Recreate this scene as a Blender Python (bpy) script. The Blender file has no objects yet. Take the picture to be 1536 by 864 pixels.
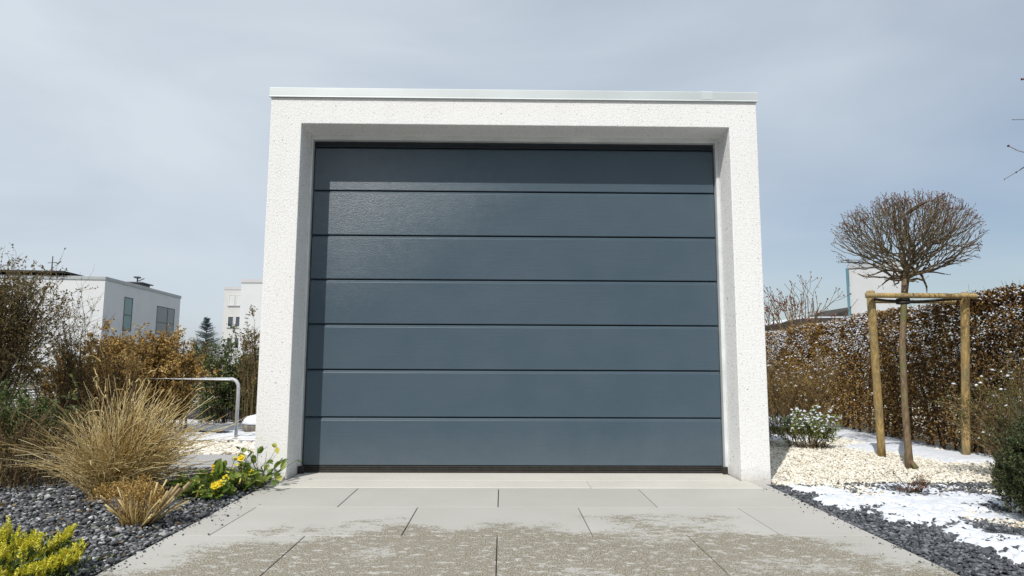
import bpy, bmesh, math, random
import numpy as np
from mathutils import Matrix, Vector
R = math.radians
C = bpy.context.scene.collection
scn = bpy.context.scene

# ------------------------------------------------------------------ camera
CX, CH, CD, YAW, PIT, ROL, F = -.0865, .8548, 4.6866, .0148, .1128, .0044, 958.97
cam = bpy.data.objects.new('camera', bpy.data.cameras.new('camera')); C.objects.link(cam)
cam.data.sensor_width = 36; cam.data.lens = F/1536*36; cam.data.clip_end = 2000; cam.data.clip_start = .05
fw = Vector((math.sin(YAW)*math.cos(PIT), math.cos(YAW)*math.cos(PIT), math.sin(PIT)))
rt = Vector((math.cos(YAW), -math.sin(YAW), 0)); up = rt.cross(fw)
c_, s_ = math.cos(ROL), math.sin(ROL)
rt2 = rt*c_+up*s_; up2 = up*c_-rt*s_
cam.matrix_world = Matrix(((rt2.x, up2.x, -fw.x, CX), (rt2.y, up2.y, -fw.y, -CD), (rt2.z, up2.z, -fw.z, CH), (0, 0, 0, 1)))
scn.camera = cam

# ------------------------------------------------------------------ light
SUN_EL, SUN_AZ = 48.8, 28.0          # elevation; degrees to the left of straight behind the camera
sdir = Vector((-math.sin(R(SUN_AZ))*math.cos(R(SUN_EL)), -math.cos(R(SUN_AZ))*math.cos(R(SUN_EL)), math.sin(R(SUN_EL))))
sun = bpy.data.objects.new('sun', bpy.data.lights.new('sun', 'SUN')); C.objects.link(sun)
sun.data.energy = 3.8; sun.data.angle = R(.5); sun.data.color = (1, .955, .89)
sun.rotation_euler = (-sdir).to_track_quat('-Z', 'Y').to_euler()
w = bpy.data.worlds.new('World'); scn.world = w; w.use_nodes = True
nt = w.node_tree; nt.nodes.clear()
def N(tree, t, **kw):
    n = tree.nodes.new(t)
    for k, v in kw.items(): setattr(n, k, v)
    return n
out = N(nt, 'ShaderNodeOutputWorld'); bg = N(nt, 'ShaderNodeBackground'); bg.inputs[1].default_value = .1
sky = N(nt, 'ShaderNodeTexSky', sky_type='NISHITA', sun_disc=False)
sky.sun_elevation = R(SUN_EL); sky.sun_rotation = math.atan2(sdir.x, sdir.y); sky.air_density = 1.0; sky.dust_density = 1.5
# thin veil of high cloud over the blue
tc = N(nt, 'ShaderNodeTexCoord'); sep = N(nt, 'ShaderNodeSeparateXYZ')
nt.links.new(tc.outputs['Generated'], sep.inputs[0])
mp = N(nt, 'ShaderNodeMapping'); mp.inputs['Scale'].default_value = (1.0, 1.0, 2.6); mp.inputs['Location'].default_value = (.3, .1, .2)
nt.links.new(tc.outputs['Generated'], mp.inputs[0])
nz = N(nt, 'ShaderNodeTexNoise'); nz.inputs['Scale'].default_value = 1.5; nz.inputs['Detail'].default_value = 5; nz.inputs['Roughness'].default_value = .5
nz.inputs['Distortion'].default_value = .5
nt.links.new(mp.outputs[0], nz.inputs['Vector'])
def mathn(tree, op, a, b=None, c=None, clamp=False):
    n = N(tree, 'ShaderNodeMath', operation=op); n.use_clamp = clamp
    for i, v in enumerate((a, b, c)):
        if v is None: continue
        if isinstance(v, (int, float)): n.inputs[i].default_value = v
        else: tree.links.new(v, n.inputs[i])
    return n.outputs[0]
el = mathn(nt, 'MULTIPLY', sep.outputs['Z'], .62)
lf = mathn(nt, 'MULTIPLY', sep.outputs['X'], -.32)
nn = mathn(nt, 'MULTIPLY', mathn(nt, 'SUBTRACT', nz.outputs[0], .5), 1.0)
veil = mathn(nt, 'ADD', mathn(nt, 'ADD', mathn(nt, 'ADD', nn, el), lf), .50, clamp=True)
mix = N(nt, 'ShaderNodeMix', data_type='RGBA'); mix.clamp_factor = True
nt.links.new(veil, mix.inputs['Factor']); nt.links.new(sky.outputs[0], mix.inputs['A'])
mix.inputs['B'].default_value = (6.6, 7.35, 8.1, 1)
nt.links.new(mix.outputs['Result'], bg.inputs[0]); nt.links.new(bg.outputs[0], out.inputs[0])
scn.view_settings.view_transform = 'Standard'; scn.view_settings.look = 'None'
scn.view_settings.exposure = 0.0; scn.view_settings.gamma = 1; scn.view_settings.use_curve_mapping = False
scn.cycles.max_bounces = 6

# ------------------------------------------------------------------ mesh helpers
class MB:
    def __init__(s): s.V = []; s.F = []; s.n = 0
    def add(s, v, faces):
        """faces: list of arrays (m,k)"""
        v = np.asarray(v, float).reshape(-1, 3)
        for f in (faces if isinstance(faces, list) else [faces]):
            s.F.append(np.asarray(f, int)+s.n)
        s.V.append(v); s.n += len(v); return s
    def build(s, name, mat, parent=None, smooth=False, local=False, origin=None):
        v = np.concatenate(s.V)
        if parent is not None and not local: v = v-np.array(ORG[parent.name])
        if origin is not None: v = v-np.array(origin)
        me = bpy.data.meshes.new(name)
        me.vertices.add(len(v)); me.vertices.foreach_set('co', v.astype(np.float32).ravel())
        loops = np.concatenate([f.ravel() for f in s.F]); tot = np.concatenate([np.full(len(f), f.shape[1]) for f in s.F])
        st = np.concatenate([[0], np.cumsum(tot)[:-1]])
        me.loops.add(len(loops)); me.loops.foreach_set('vertex_index', loops.astype(np.int32))
        me.polygons.add(len(tot)); me.polygons.foreach_set('loop_start', st.astype(np.int32))
        me.update(calc_edges=True); me.validate()
        me.polygons.foreach_set('use_smooth', np.full(len(me.polygons), bool(smooth)))
        me.materials.append(mat)
        o = bpy.data.objects.new(name, me); C.objects.link(o)
        if parent is not None: o.parent = parent; ORG[o.name] = ORG[parent.name]
        elif origin is not None: o.location = origin; ORG[o.name] = origin
        else: ORG[o.name] = (0, 0, 0)
        return o
ORG = {}
def thing(name, label, cat, loc, group=None, rz=0):
    o = bpy.data.objects.new(name, None); C.objects.link(o); o.location = loc; o.rotation_euler.z = rz
    o.empty_display_size = .1
    o['label'] = label; o['category'] = cat
    if group: o['group'] = group
    ORG[o.name] = tuple(loc); return o
def tag(o, label, cat, group=None, kind=None):
    o['label'] = label; o['category'] = cat
    if group: o['group'] = group
    if kind: o['kind'] = kind
    return o
def struct(o, label=None):
    o['kind'] = 'structure'
    if label: o['label'] = label
    return o
def stuff(o, label, cat): return tag(o, label, cat, kind='stuff')

def bm_to(mb, bm):
    bm.verts.index_update(); v = [tuple(x.co) for x in bm.verts]
    by = {}
    for f in bm.faces: by.setdefault(len(f.verts), []).append([x.index for x in f.verts])
    mb.add(v, [np.array(q) for q in by.values()]); bm.free()
def rbox(mb, lo, hi, bev=.004, seg=1):
    bm = bmesh.new(); bmesh.ops.create_cube(bm, size=1)
    for v in bm.verts:
        v.co = Vector([(lo[i]+hi[i])/2+v.co[i]*(hi[i]-lo[i]) for i in range(3)])
    if bev: bmesh.ops.bevel(bm, geom=list(bm.edges), offset=bev, segments=seg, affect='EDGES', profile=.5)
    bm_to(mb, bm); return mb
def prism(mb, poly, axis, a, b, bev=0):
    """extrude a closed polygon along an axis; poly pairs are the other two axes in order"""
    bm = bmesh.new(); vs = []
    for p in poly:
        c = {0: (a, p[0], p[1]), 1: (p[0], a, p[1]), 2: (p[0], p[1], a)}[axis]; vs.append(bm.verts.new(c))
    f = bm.faces.new(vs); r = bmesh.ops.extrude_face_region(bm, geom=[f])
    d = [0, 0, 0]; d[axis] = b-a
    bmesh.ops.translate(bm, vec=d, verts=[g for g in r['geom'] if isinstance(g, bmesh.types.BMVert)])
    bmesh.ops.recalc_face_normals(bm, faces=bm.faces)
    if bev: bmesh.ops.bevel(bm, geom=list(bm.edges), offset=bev, segments=2, affect='EDGES', profile=.5)
    bm_to(mb, bm); return mb

def strands(mb, P, Rd, sides=4, cap=True):
    """P (N,S,3) polylines, Rd (N,S) radii"""
    P = np.asarray(P, float); Rd = np.asarray(Rd, float); n, S, _ = P.shape
    T = np.gradient(P, axis=1); T /= np.linalg.norm(T, axis=2, keepdims=True)+1e-9
    ref = np.where(np.abs(T[:, :1, 2:3]) > .8, np.array([1., 0, 0]), np.array([0, 0, 1.]))
    ref = np.broadcast_to(ref, T.shape)
    A = np.cross(T, ref); A /= np.linalg.norm(A, axis=2, keepdims=True)+1e-9
    B = np.cross(T, A)
    th = np.arange(sides)*2*np.pi/sides
    V = P[:, :, None]+Rd[:, :, None, None]*(A[:, :, None]*np.cos(th)[None, None, :, None]+B[:, :, None]*np.sin(th)[None, None, :, None])
    idx = np.arange(n*S*sides).reshape(n, S, sides)
    a = idx[:, :-1]; b = idx[:, 1:]
    q = np.stack([a, np.roll(a, -1, 2), np.roll(b, -1, 2), b], -1).reshape(-1, 4)
    fs = [q]
    if cap: fs += [idx[:, -1].reshape(n, sides), idx[:, 0, ::-1].reshape(n, sides)]
    mb.add(V.reshape(-1, 3), fs); return mb
def tube(mb, pts, r, sides=10):
    pts = np.asarray(pts, float); r = np.full(len(pts), r) if np.isscalar(r) else np.asarray(r)
    return strands(mb, pts[None], r[None], sides)

def unit(v): return v/(np.linalg.norm(v, axis=-1, keepdims=True)+1e-9)
def leaves(mb, P, D, Nrm, L, W, fold=.25, shape='oval'):
    """leaf blades: base P, along D, up Nrm, length L, width W"""
    P = np.asarray(P, float); n = len(P); D = unit(D); S = unit(np.cross(D, Nrm)); U = np.cross(S, D)
    L = np.broadcast_to(L, (n,))[:, None]; W = np.broadcast_to(W, (n,))[:, None]
    if shape == 'diamond':
        v = np.stack([P, P+D*L*.5+S*W*.5+U*W*fold, P+D*L, P+D*L*.5-S*W*.5+U*W*fold], 1)
        i = np.arange(n)[:, None]*4
        mb.add(v.reshape(-1, 3), np.concatenate([i+[0, 1, 2], i+[0, 2, 3]]))
    else:
        v = np.stack([P, P+D*L*.3+S*W*.46+U*W*fold, P+D*L*.7+S*W*.4+U*W*fold*.8, P+D*L-U*L*.08, P+D*L*.7-S*W*.4+U*W*fold*.8, P+D*L*.3-S*W*.46+U*W*fold], 1)
        i = np.arange(n)[:, None]*6
        mb.add(v.reshape(-1, 3), np.concatenate([i+[0, 1, 2, 3], i+[0, 3, 4, 5]]))
    return mb
ICO_V = None
def ico(sub):
    bm = bmesh.new(); bmesh.ops.create_icosphere(bm, subdivisions=sub, radius=1)
    bm.verts.index_update(); v = np.array([x.co[:] for x in bm.verts]); f = np.array([[x.index for x in q.verts] for q in bm.faces]); bm.free(); return v, f
def pebbles(mb, rng, P, size, flat=.6, sub=1, rough=.12):
    v, f = ico(sub); n = len(P)
    sc = size[:, None]*np.stack([rng.uniform(.7, 1.3, n), rng.uniform(.6, 1.0, n), rng.uniform(flat*.7, flat*1.3, n)], 1)
    V = v[None]*(1+rng.uniform(-rough, rough, (n, len(v)))[:, :, None])*sc[:, None]
    a = rng.uniform(0, 6.28, n); t = rng.normal(0, .25, n)
    ct, st = np.cos(t)[:, None], np.sin(t)[:, None]
    x, z = V[..., 0]*ct-V[..., 2]*st, V[..., 0]*st+V[..., 2]*ct
    ca, sa = np.cos(a)[:, None], np.sin(a)[:, None]
    V = np.stack([x*ca-V[..., 1]*sa, x*sa+V[..., 1]*ca, z], -1)+P[:, None]
    mb.add(V.reshape(-1, 3), (f[None]+(np.arange(n)*len(v))[:, None, None]).reshape(-1, 3)); return mb
def vnoise(x, y, seed=0):
    """smooth value noise, vectorised"""
    xi = np.floor(x).astype(int); yi = np.floor(y).astype(int); fx = x-xi; fy = y-yi
    fx = fx*fx*(3-2*fx); fy = fy*fy*(3-2*fy)
    def h(a, b):
        k = (a*374761393+b*668265263+seed*1442695041) & 0xffffffff
        k = ((k ^ (k >> 13))*1274126177) & 0xffffffff
        return ((k ^ (k >> 16)) & 0xffff)/65535.
    return (h(xi, yi)*(1-fx)+h(xi+1, yi)*fx)*(1-fy)+(h(xi, yi+1)*(1-fx)+h(xi+1, yi+1)*fx)*fy
def fbm(x, y, seed=0, o=4):
    r = 0; a = .5
    for i in range(o): r = r+a*vnoise(x*2**i, y*2**i, seed+i); a *= .5
    return r/(1-.5**o)

# ------------------------------------------------------------------ materials
def new_mat(name, col=(.5, .5, .5), rough=.6, spec=.5, metal=0):
    m = bpy.data.materials.new(name); m.use_nodes = True; b = m.node_tree.nodes['Principled BSDF']
    b.inputs['Base Color'].default_value = (*col, 1); b.inputs['Roughness'].default_value = rough
    b.inputs['Specular IOR Level'].default_value = spec; b.inputs['Metallic'].default_value = metal
    return m, m.node_tree, b
def noise(t, scale, detail=3, rough=.5, vec=None, coord='Object', sc=None):
    n = N(t, 'ShaderNodeTexNoise'); n.inputs['Scale'].default_value = scale; n.inputs['Detail'].default_value = detail; n.inputs['Roughness'].default_value = rough
    if vec is None:
        c = N(t, 'ShaderNodeTexCoord'); vec = c.outputs[coord]
    if sc:
        mm = N(t, 'ShaderNodeMapping'); mm.inputs['Scale'].default_value = sc; t.links.new(vec, mm.inputs[0]); vec = mm.outputs[0]
    t.links.new(vec, n.inputs['Vector']); return n.outputs[0]
def ramp(t, fac, stops, interp='LINEAR'):
    n = N(t, 'ShaderNodeValToRGB'); n.color_ramp.interpolation = interp
    while len(n.color_ramp.elements) < len(stops): n.color_ramp.elements.new(.5)
    for e, (p, c) in zip(n.color_ramp.elements, stops):
        e.position = p; e.color = (c, c, c, 1) if isinstance(c, (int, float)) else (*c, 1)
    t.links.new(fac, n.inputs[0]); return n.outputs[0]
def mixc(t, f, a, b):
    n = N(t, 'ShaderNodeMix', data_type='RGBA')
    if isinstance(f, (int, float)): n.inputs['Factor'].default_value = f
    else: t.links.new(f, n.inputs['Factor'])
    for k, v in (('A', a), ('B', b)):
        if isinstance(v, tuple): n.inputs[k].default_value = (*v, 1)
        else: t.links.new(v, n.inputs[k])
    return n.outputs['Result']
def bump(t, b, h, strength=.3, dist=.01):
    n = N(t, 'ShaderNodeBump'); n.inputs['Strength'].default_value = strength; n.inputs['Distance'].default_value = dist
    t.links.new(h, n.inputs['Height']); t.links.new(n.outputs[0], b.inputs['Normal'])
def island_mat(name, stops, rough=.7, spec=.3, trans=0, fine=0, coarse=None):
    """colour varies from one leaf / pebble / stem to the next"""
    m, t, b = new_mat(name, rough=rough, spec=spec)
    g = N(t, 'ShaderNodeNewGeometry'); c = ramp(t, g.outputs['Random Per Island'], stops)
    if coarse:
        nzz = noise(t, coarse[0], 2); f = ramp(t, nzz, [(.4, 0.), (.6, 1.)])
        c = mixc(t, mathn(t, 'MULTIPLY', f, coarse[2]), c, coarse[1])
    if fine:
        nf = noise(t, fine, 3); f = ramp(t, nf, [(.35, .72), (.65, 1.1)])
        mm = N(t, 'ShaderNodeMix', data_type='RGBA', blend_type='MULTIPLY'); mm.inputs['Factor'].default_value = 1
        t.links.new(c, mm.inputs['A']); t.links.new(f, mm.inputs['B']); c = mm.outputs['Result']
    t.links.new(c, b.inputs['Base Color'])
    if trans:
        tr = N(t, 'ShaderNodeBsdfTranslucent'); t.links.new(c, tr.inputs[0]); ms = N(t, 'ShaderNodeMixShader'); ms.inputs[0].default_value = trans
        o = t.nodes['Material Output']; t.links.new(b.outputs[0], ms.inputs[1]); t.links.new(tr.outputs[0], ms.inputs[2]); t.links.new(ms.outputs[0], o.inputs[0])
    return m

def m_render():
    m, t, b = new_mat('scratch_render', (.78, .775, .765), .9, .2)
    big = noise(t, 1.1, 4); sp = noise(t, 95, 2); base = mixc(t, ramp(t, big, [(.3, 0.), (.7, 1.)]), (.86, .86, .855), (.82, .82, .815))
    pit = ramp(t, noise(t, 62, 2, .5), [(.27, 1.), (.33, 0.)])
    grit = ramp(t, sp, [(.3, .5), (.47, 0.)])
    c = mixc(t, grit, base, (.42, .40, .38)); c = mixc(t, pit, c, (.22, .2, .18))
    co = N(t, 'ShaderNodeTexCoord'); se = N(t, 'ShaderNodeSeparateXYZ'); t.links.new(co.outputs['Object'], se.inputs[0])
    dirt = mathn(t, 'MULTIPLY', ramp(t, mathn(t, 'ADD', se.outputs['Z'], mathn(t, 'MULTIPLY', noise(t, 14, 4), .12)), [(.05, 1.), (.16, 0.)]), .55)
    c = mixc(t, dirt, c, (.42, .39, .34))
    stk = mathn(t, 'MULTIPLY', ramp(t, noise(t, 9, 4, .6, sc=(1, 1, .07)), [(.5, 0.), (.75, 1.)]), .09); c = mixc(t, stk, c, (.5, .49, .46))
    t.links.new(c, b.inputs['Base Color'])
    bump(t, b, mathn(t, 'ADD', noise(t, 150, 2), mathn(t, 'MULTIPLY', noise(t, 60, 2), .9)), .75, .004)
    return m
def m_concrete(name, col, dark, bumpy=.2):
    m, t, b = new_mat(name, col, .85, .25)
    c = mixc(t, ramp(t, noise(t, 2.2, 5), [(.3, 0.), (.7, 1.)]), col, dark)
    c = mixc(t, ramp(t, noise(t, 260, 2), [(.36, .5), (.5, 0.)]), c, tuple(x*.6 for x in col))
    t.links.new(c, b.inputs['Base Color']); bump(t, b, noise(t, 220, 3), bumpy, .002); return m
def m_driveway():
    m, t, b = new_mat('driveway_slabs', (.5, .49, .47), .85, .25)
    co = N(t, 'ShaderNodeTexCoord'); se = N(t, 'ShaderNodeSeparateXYZ'); t.links.new(co.outputs['Object'], se.inputs[0])
    X, Yc = se.outputs[0], se.outputs[1]
    g = N(t, 'ShaderNodeNewGeometry')
    grain = noise(t, 330, 2)
    slab = mixc(t, g.outputs['Random Per Island'], (.43, .42, .39), (.48, .47, .44))
    slab = mixc(t, ramp(t, noise(t, 2.4, 5), [(.35, 0.), (.65, .5)]), slab, (.40, .39, .36))
    slab = mixc(t, ramp(t, grain, [(.36, .35), (.48, 0.)]), slab, (.3, .29, .27))
    # frost film over washed brown aggregate: the film is gone in the middle of the drive
    agg = ramp(t, noise(t, 160, 3, .8), [(.33, (.08, .07, .05)), (.46, (.18, .16, .12)), (.55, (.32, .29, .23)), (.66, (.62, .60, .54))])
    d = mathn(t, 'MULTIPLY', mathn(t, 'ADD', Yc, 1.22), -1.25)            # grows towards the street
    ax = mathn(t, 'ABSOLUTE', mathn(t, 'ADD', X, -.08)); d = mathn(t, 'SUBTRACT', d, mathn(t, 'MULTIPLY', mathn(t, 'SUBTRACT', ax, .95, clamp=True), 1.0))
    d = mathn(t, 'MINIMUM', d, .42)
    edge = noise(t, 1.9, 2, .5, sc=(1, 1.3, 1)); frag = noise(t, 17, 4, .7, sc=(.75, 1.5, 1))
    mk = mathn(t, 'ADD', mathn(t, 'ADD', d, mathn(t, 'MULTIPLY', mathn(t, 'SUBTRACT', edge, .5), 1.9)), mathn(t, 'MULTIPLY', mathn(t, 'SUBTRACT', frag, .5), 1.15))
    mk = mathn(t, 'ADD', mk, mathn(t, 'MULTIPLY', mathn(t, 'SUBTRACT', noise(t, 75, 3, .7), .5), 1.1))
    mask = ramp(t, mk, [(.0, 0.), (.16, 1.)])
    c = mixc(t, mask, slab, agg)
    fr = ramp(t, noise(t, 16, 5, .75, sc=(1, 1.5, 1)), [(.54, 0.), (.62, 1.)])
    c = mixc(t, mathn(t, 'MULTIPLY', mathn(t, 'MULTIPLY', fr, mask), .6), c, (.62, .62, .61))
    t.links.new(c, b.inputs['Base Color'])
    bump(t, b, mathn(t, 'MULTIPLY', noise(t, 210, 3), mathn(t, 'ADD', mathn(t, 'MULTIPLY', mask, .8), .3)), .45, .004); return m
def m_door():
    m, t, b = new_mat('door_lacquer', (.085, .125, .165), .42, .5)
    co = N(t, 'ShaderNodeTexCoord'); se = N(t, 'ShaderNodeSeparateXYZ'); t.links.new(co.outputs['Object'], se.inputs[0])
    grain = noise(t, 60, 3, .6, sc=(.06, 1, 1.6)); fine = noise(t, 420, 2)
    c = mixc(t, ramp(t, noise(t, 1.6, 4, .6, sc=(1, 1, 1.6)), [(.3, 0.), (.7, 1.)]), (.055, .088, .117), (.067, .100, .129))
    # rain splash and dust film close to the ground
    dst = mathn(t, 'MULTIPLY', ramp(t, mathn(t, 'ADD', se.outputs[2], mathn(t, 'MULTIPLY', noise(t, 7, 5), .35)), [(.12, 1.), (.5, 0.)]), .16)
    c = mixc(t, dst, c, (.25, .24, .22))
    t.links.new(c, b.inputs['Base Color'])
    t.links.new(ramp(t, noise(t, 3, 4), [(.3, .38), (.7, .47)]), b.inputs['Roughness'])
    # sun glint built into the surface: stronger bump and specular at the upper left
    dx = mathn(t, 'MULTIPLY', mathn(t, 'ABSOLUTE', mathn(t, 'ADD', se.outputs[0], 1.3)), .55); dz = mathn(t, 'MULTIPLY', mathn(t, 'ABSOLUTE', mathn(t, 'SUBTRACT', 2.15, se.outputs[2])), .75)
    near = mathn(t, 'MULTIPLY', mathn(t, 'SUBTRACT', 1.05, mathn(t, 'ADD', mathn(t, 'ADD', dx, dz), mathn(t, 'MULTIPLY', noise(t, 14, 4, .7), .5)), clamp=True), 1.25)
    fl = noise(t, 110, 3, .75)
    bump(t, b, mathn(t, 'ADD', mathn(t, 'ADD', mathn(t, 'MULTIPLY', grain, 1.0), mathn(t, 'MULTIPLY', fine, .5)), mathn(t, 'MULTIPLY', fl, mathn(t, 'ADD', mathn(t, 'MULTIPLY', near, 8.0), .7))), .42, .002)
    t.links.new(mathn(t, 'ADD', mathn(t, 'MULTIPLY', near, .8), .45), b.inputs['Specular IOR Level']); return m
def m_simple(name, col, rough=.6, spec=.4, metal=0, var=.15, scale=8, bmp=0, bs=60):
    m, t, b = new_mat(name, col, rough, spec, metal)
    c = mixc(t, ramp(t, noise(t, scale, 4), [(.3, 0.), (.7, 1.)]), tuple(x*(1-var) for x in col), tuple(min(1, x*(1+var)) for x in col))
    t.links.new(c, b.inputs['Base Color'])
    if bmp: bump(t, b, noise(t, bs, 3), bmp, .004)
    return m
def m_wood(name='stake_wood'):
    m, t, b = new_mat(name, (.3, .2, .09), .8, .25)
    st = noise(t, 22, 4, .6, sc=(3, 3, .25)); g = noise(t, 5, 3)
    c = mixc(t, ramp(t, st, [(.3, 0.), (.65, 1.)]), (.22, .145, .06), (.56, .40, .17))
    c = mixc(t, ramp(t, g, [(.45, 0.), (.7, .6)]), c, (.22, .2, .13))
    k = ramp(t, noise(t, 9, 2), [(.27, 1.), (.31, 0.)]); c = mixc(t, k, c, (.1, .06, .03))
    t.links.new(c, b.inputs['Base Color']); bump(t, b, st, .5, .006); return m
def m_bark(name, a, bcol, moss=None):
    m, t, b = new_mat(name, a, .85, .2)
    st = noise(t, 30, 4, .6, sc=(2, 2, .5)); c = mixc(t, ramp(t, st, [(.35, 0.), (.65, 1.)]), a, bcol)
    if moss: c = mixc(t, ramp(t, noise(t, 6, 3), [(.48, 0.), (.62, .8)]), c, moss)
    t.links.new(c, b.inputs['Base Color']); bump(t, b, st, .5, .005); return m
def m_snow():
    m, t, b = new_mat('snow', (.70, .72, .76), .7, .3); b.inputs['Subsurface Weight'].default_value = 0
    c = mixc(t, ramp(t, noise(t, 30, 3), [(.35, 0.), (.7, 1.)]), (.60, .635, .70), (.73, .75, .79))
    t.links.new(c, b.inputs['Base Color']); bump(t, b, noise(t, 70, 4), .5, .01); return m
def m_ground():
    m, t, b = new_mat('far_ground', (.3, .3, .3), .9, .2)
    sn = ramp(t, noise(t, .9, 6, .65), [(.5, 0.), (.62, 1.)])
    gr = mixc(t, noise(t, 3, 5), (.06, .065, .025), (.13, .105, .06))
    t.links.new(mixc(t, sn, gr, (.74, .77, .82)), b.inputs['Base Color']); bump(t, b, noise(t, 14, 5), .8, .05); return m
def m_soil(name, a, bcol, scale=40):
    m, t, b = new_mat(name, a, .95, .15)
    c = mixc(t, ramp(t, noise(t, scale, 5, .7), [(.35, 0.), (.65, 1.)]), a, bcol)
    t.links.new(c, b.inputs['Base Color']); bump(t, b, noise(t, scale*1.5, 4), .9, .02); return m
def m_glass(name, col=(.05, .07, .09), rough=.06):
    m, t, b = new_mat(name, col, rough, .8); return m

M = dict(
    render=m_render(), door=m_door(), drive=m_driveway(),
    threshold=m_concrete('threshold_concrete', (.60, .585, .535), (.54, .52, .475)),
    alu=m_simple('white_aluminium', (.66, .70, .69), .34, .5, .35, .1, 1.2), frame=m_simple('galvanised_frame', (.74, .77, .78), .45, .5, .3, .1, 5),
    rubber=m_simple('black_rubber', (.026, .024, .021), .6, .4, 0, .3, 30), darkgap=m_simple('dark_seal', (.02, .028, .036), .5, .4),
    steel=m_simple('galvanised_steel', (.50, .52, .54), .55, .4, .3, .12, 25), wood=m_wood(), snow=m_snow(), ground=m_ground(),
    joint=m_soil('joint_sand', (.16, .15, .13), (.28, .26, .22)), path=m_concrete('path_concrete', (.40, .40, .40), (.33, .33, .34)),
    bed=m_soil('dark_bed', (.025, .026, .03), (.08, .08, .085)), pale=m_soil('pale_grit', (.42, .38, .29), (.66, .61, .50), 60),
    white=m_simple('white_plaster', (.66, .67, .68), .9, .2, 0, .03, .7, .2, 30), cream=m_simple('cream_plaster', (.60, .595, .585), .9, .2, 0, .03, .6),
    pinkish=m_simple('pale_band', (.55, .535, .545), .8, .2, 0, .03, .6), roofdark=m_simple('dark_roofing', (.055, .05, .045), .8, .2, 0, .4, 2), coping=m_simple('grey_coping', (.40, .42, .43), .5, .4, .2, .08, 1),
    glass=m_glass('window_glass'), tealglass=m_glass('teal_glass', (.06, .17, .18), .12), curtain=m_simple('pale_blind', (.62, .64, .64), .6, .4, 0, .05, 2), winframe=m_simple('window_frame', (.1, .1, .11), .5), wframe=m_simple('white_window_frame', (.66, .64, .63), .5),
    teal=m_simple('teal_paint', (.10, .22, .27), .5, .4, 0, .1, 1),
)
PEB = island_mat('slate_pebbles', [(0, (.035, .037, .04)), (.35, (.085, .09, .098)), (.7, (.17, .175, .185)), (.9, (.33, .335, .345)), (1, (.6, .6, .6))], .75, .25, fine=60)
CHIP = island_mat('dark_chips', [(0, (.035, .04, .045)), (.6, (.09, .095, .105)), (1, (.19, .2, .22))], .6, .35)
PALE = island_mat('cream_chips', [(0, (.40, .33, .23)), (.12, (.60, .55, .45)), (.5, (.74, .71, .62)), (1, (.83, .81, .75))], .85, .2)
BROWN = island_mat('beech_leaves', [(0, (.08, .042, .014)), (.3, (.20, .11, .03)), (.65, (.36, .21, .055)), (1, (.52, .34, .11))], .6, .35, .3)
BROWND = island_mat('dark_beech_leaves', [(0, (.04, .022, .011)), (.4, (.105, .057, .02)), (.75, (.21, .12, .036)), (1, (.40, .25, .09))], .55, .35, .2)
GOLDB = island_mat('golden_leaves', [(0, (.17, .10, .03)), (.4, (.36, .225, .065)), (.8, (.54, .36, .115)), (1, (.66, .50, .22))], .6, .3, .3)
OLIVE = island_mat('olive_leaves', [(0, (.065, .052, .022)), (.5, (.15, .115, .042)), (1, (.31, .235, .09))], .6, .3, .2)
GREEN = island_mat('green_leaves', [(0, (.03, .052, .014)), (.5, (.075, .12, .03)), (1, (.19, .23, .065))], .5, .4, .25)
BRIGHT = island_mat('fresh_green_leaves', [(0, (.07, .12, .022)), (.5, (.18, .28, .05)), (1, (.46, .50, .13))], .5, .35, .4)
YEW = island_mat('yew_needles', [(0, (.018, .034, .013)), (.6, (.045, .075, .024)), (1, (.13, .155, .045))], .5, .4, .1)
STRAW = island_mat('straw_blades', [(0, (.34, .23, .08)), (.25, (.60, .46, .20)), (.7, (.80, .67, .36)), (1, (.88, .80, .56))], .6, .3, .35)
TWIG = island_mat('dark_twigs', [(0, (.03, .022, .012)), (.6, (.085, .06, .032)), (1, (.17, .125, .07))], .8, .2)
TWIGB = island_mat('brown_twigs', [(0, (.07, .045, .022)), (.6, (.15, .105, .05)), (1, (.26, .2, .11))], .8, .2)
CROWNT = island_mat('crown_twigs', [(0, (.07, .055, .035)), (.6, (.14, .11, .065)), (1, (.22, .17, .11))], .8, .2)
BUDS = island_mat('red_buds', [(0, (.09, .02, .02)), (.6, (.16, .045, .04)), (1, (.28, .12, .09))], .6, .3)
GOLDC = island_mat('golden_conifer', [(0, (.30, .36, .03)), (.5, (.68, .60, .03)), (1, (.80, .72, .14))], .5, .4, .25)
SNOWI = island_mat('snow_on_leaves', [(0, (.55, .59, .67)), (1, (.78, .79, .83))], .7, .3)

# ------------------------------------------------------------------ ground and paving
def sheet(name, x0, x1, y0, y1, z, mat):
    return MB().add([(x0, y0, z), (x1, y0, z), (x1, y1, z), (x0, y1, z)], np.array([[0, 1, 2, 3]])).build(name, mat)
# far ground as one sheet with a shallow swell near the garden
rng = np.random.default_rng(1)
gx = np.concatenate([-np.geomspace(900, 8, 22), np.linspace(-7, 9, 40), np.geomspace(10, 900, 22)])
gy = np.concatenate([[-60, -20, -8], np.linspace(-5, 14, 40), np.geomspace(16, 1200, 24)])
XX, YY = np.meshgrid(gx, gy); ZZ = -.05+.02*fbm(XX*.7, YY*.7, 3)
i = np.arange(XX.size).reshape(XX.shape)
q = np.stack([i[:-1, :-1], i[:-1, 1:], i[1:, 1:], i[1:, :-1]], -1).reshape(-1, 4)
struct(MB().add(np.stack([XX, YY, ZZ], -1), q).build('ground', M['ground'], smooth=True))

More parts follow.
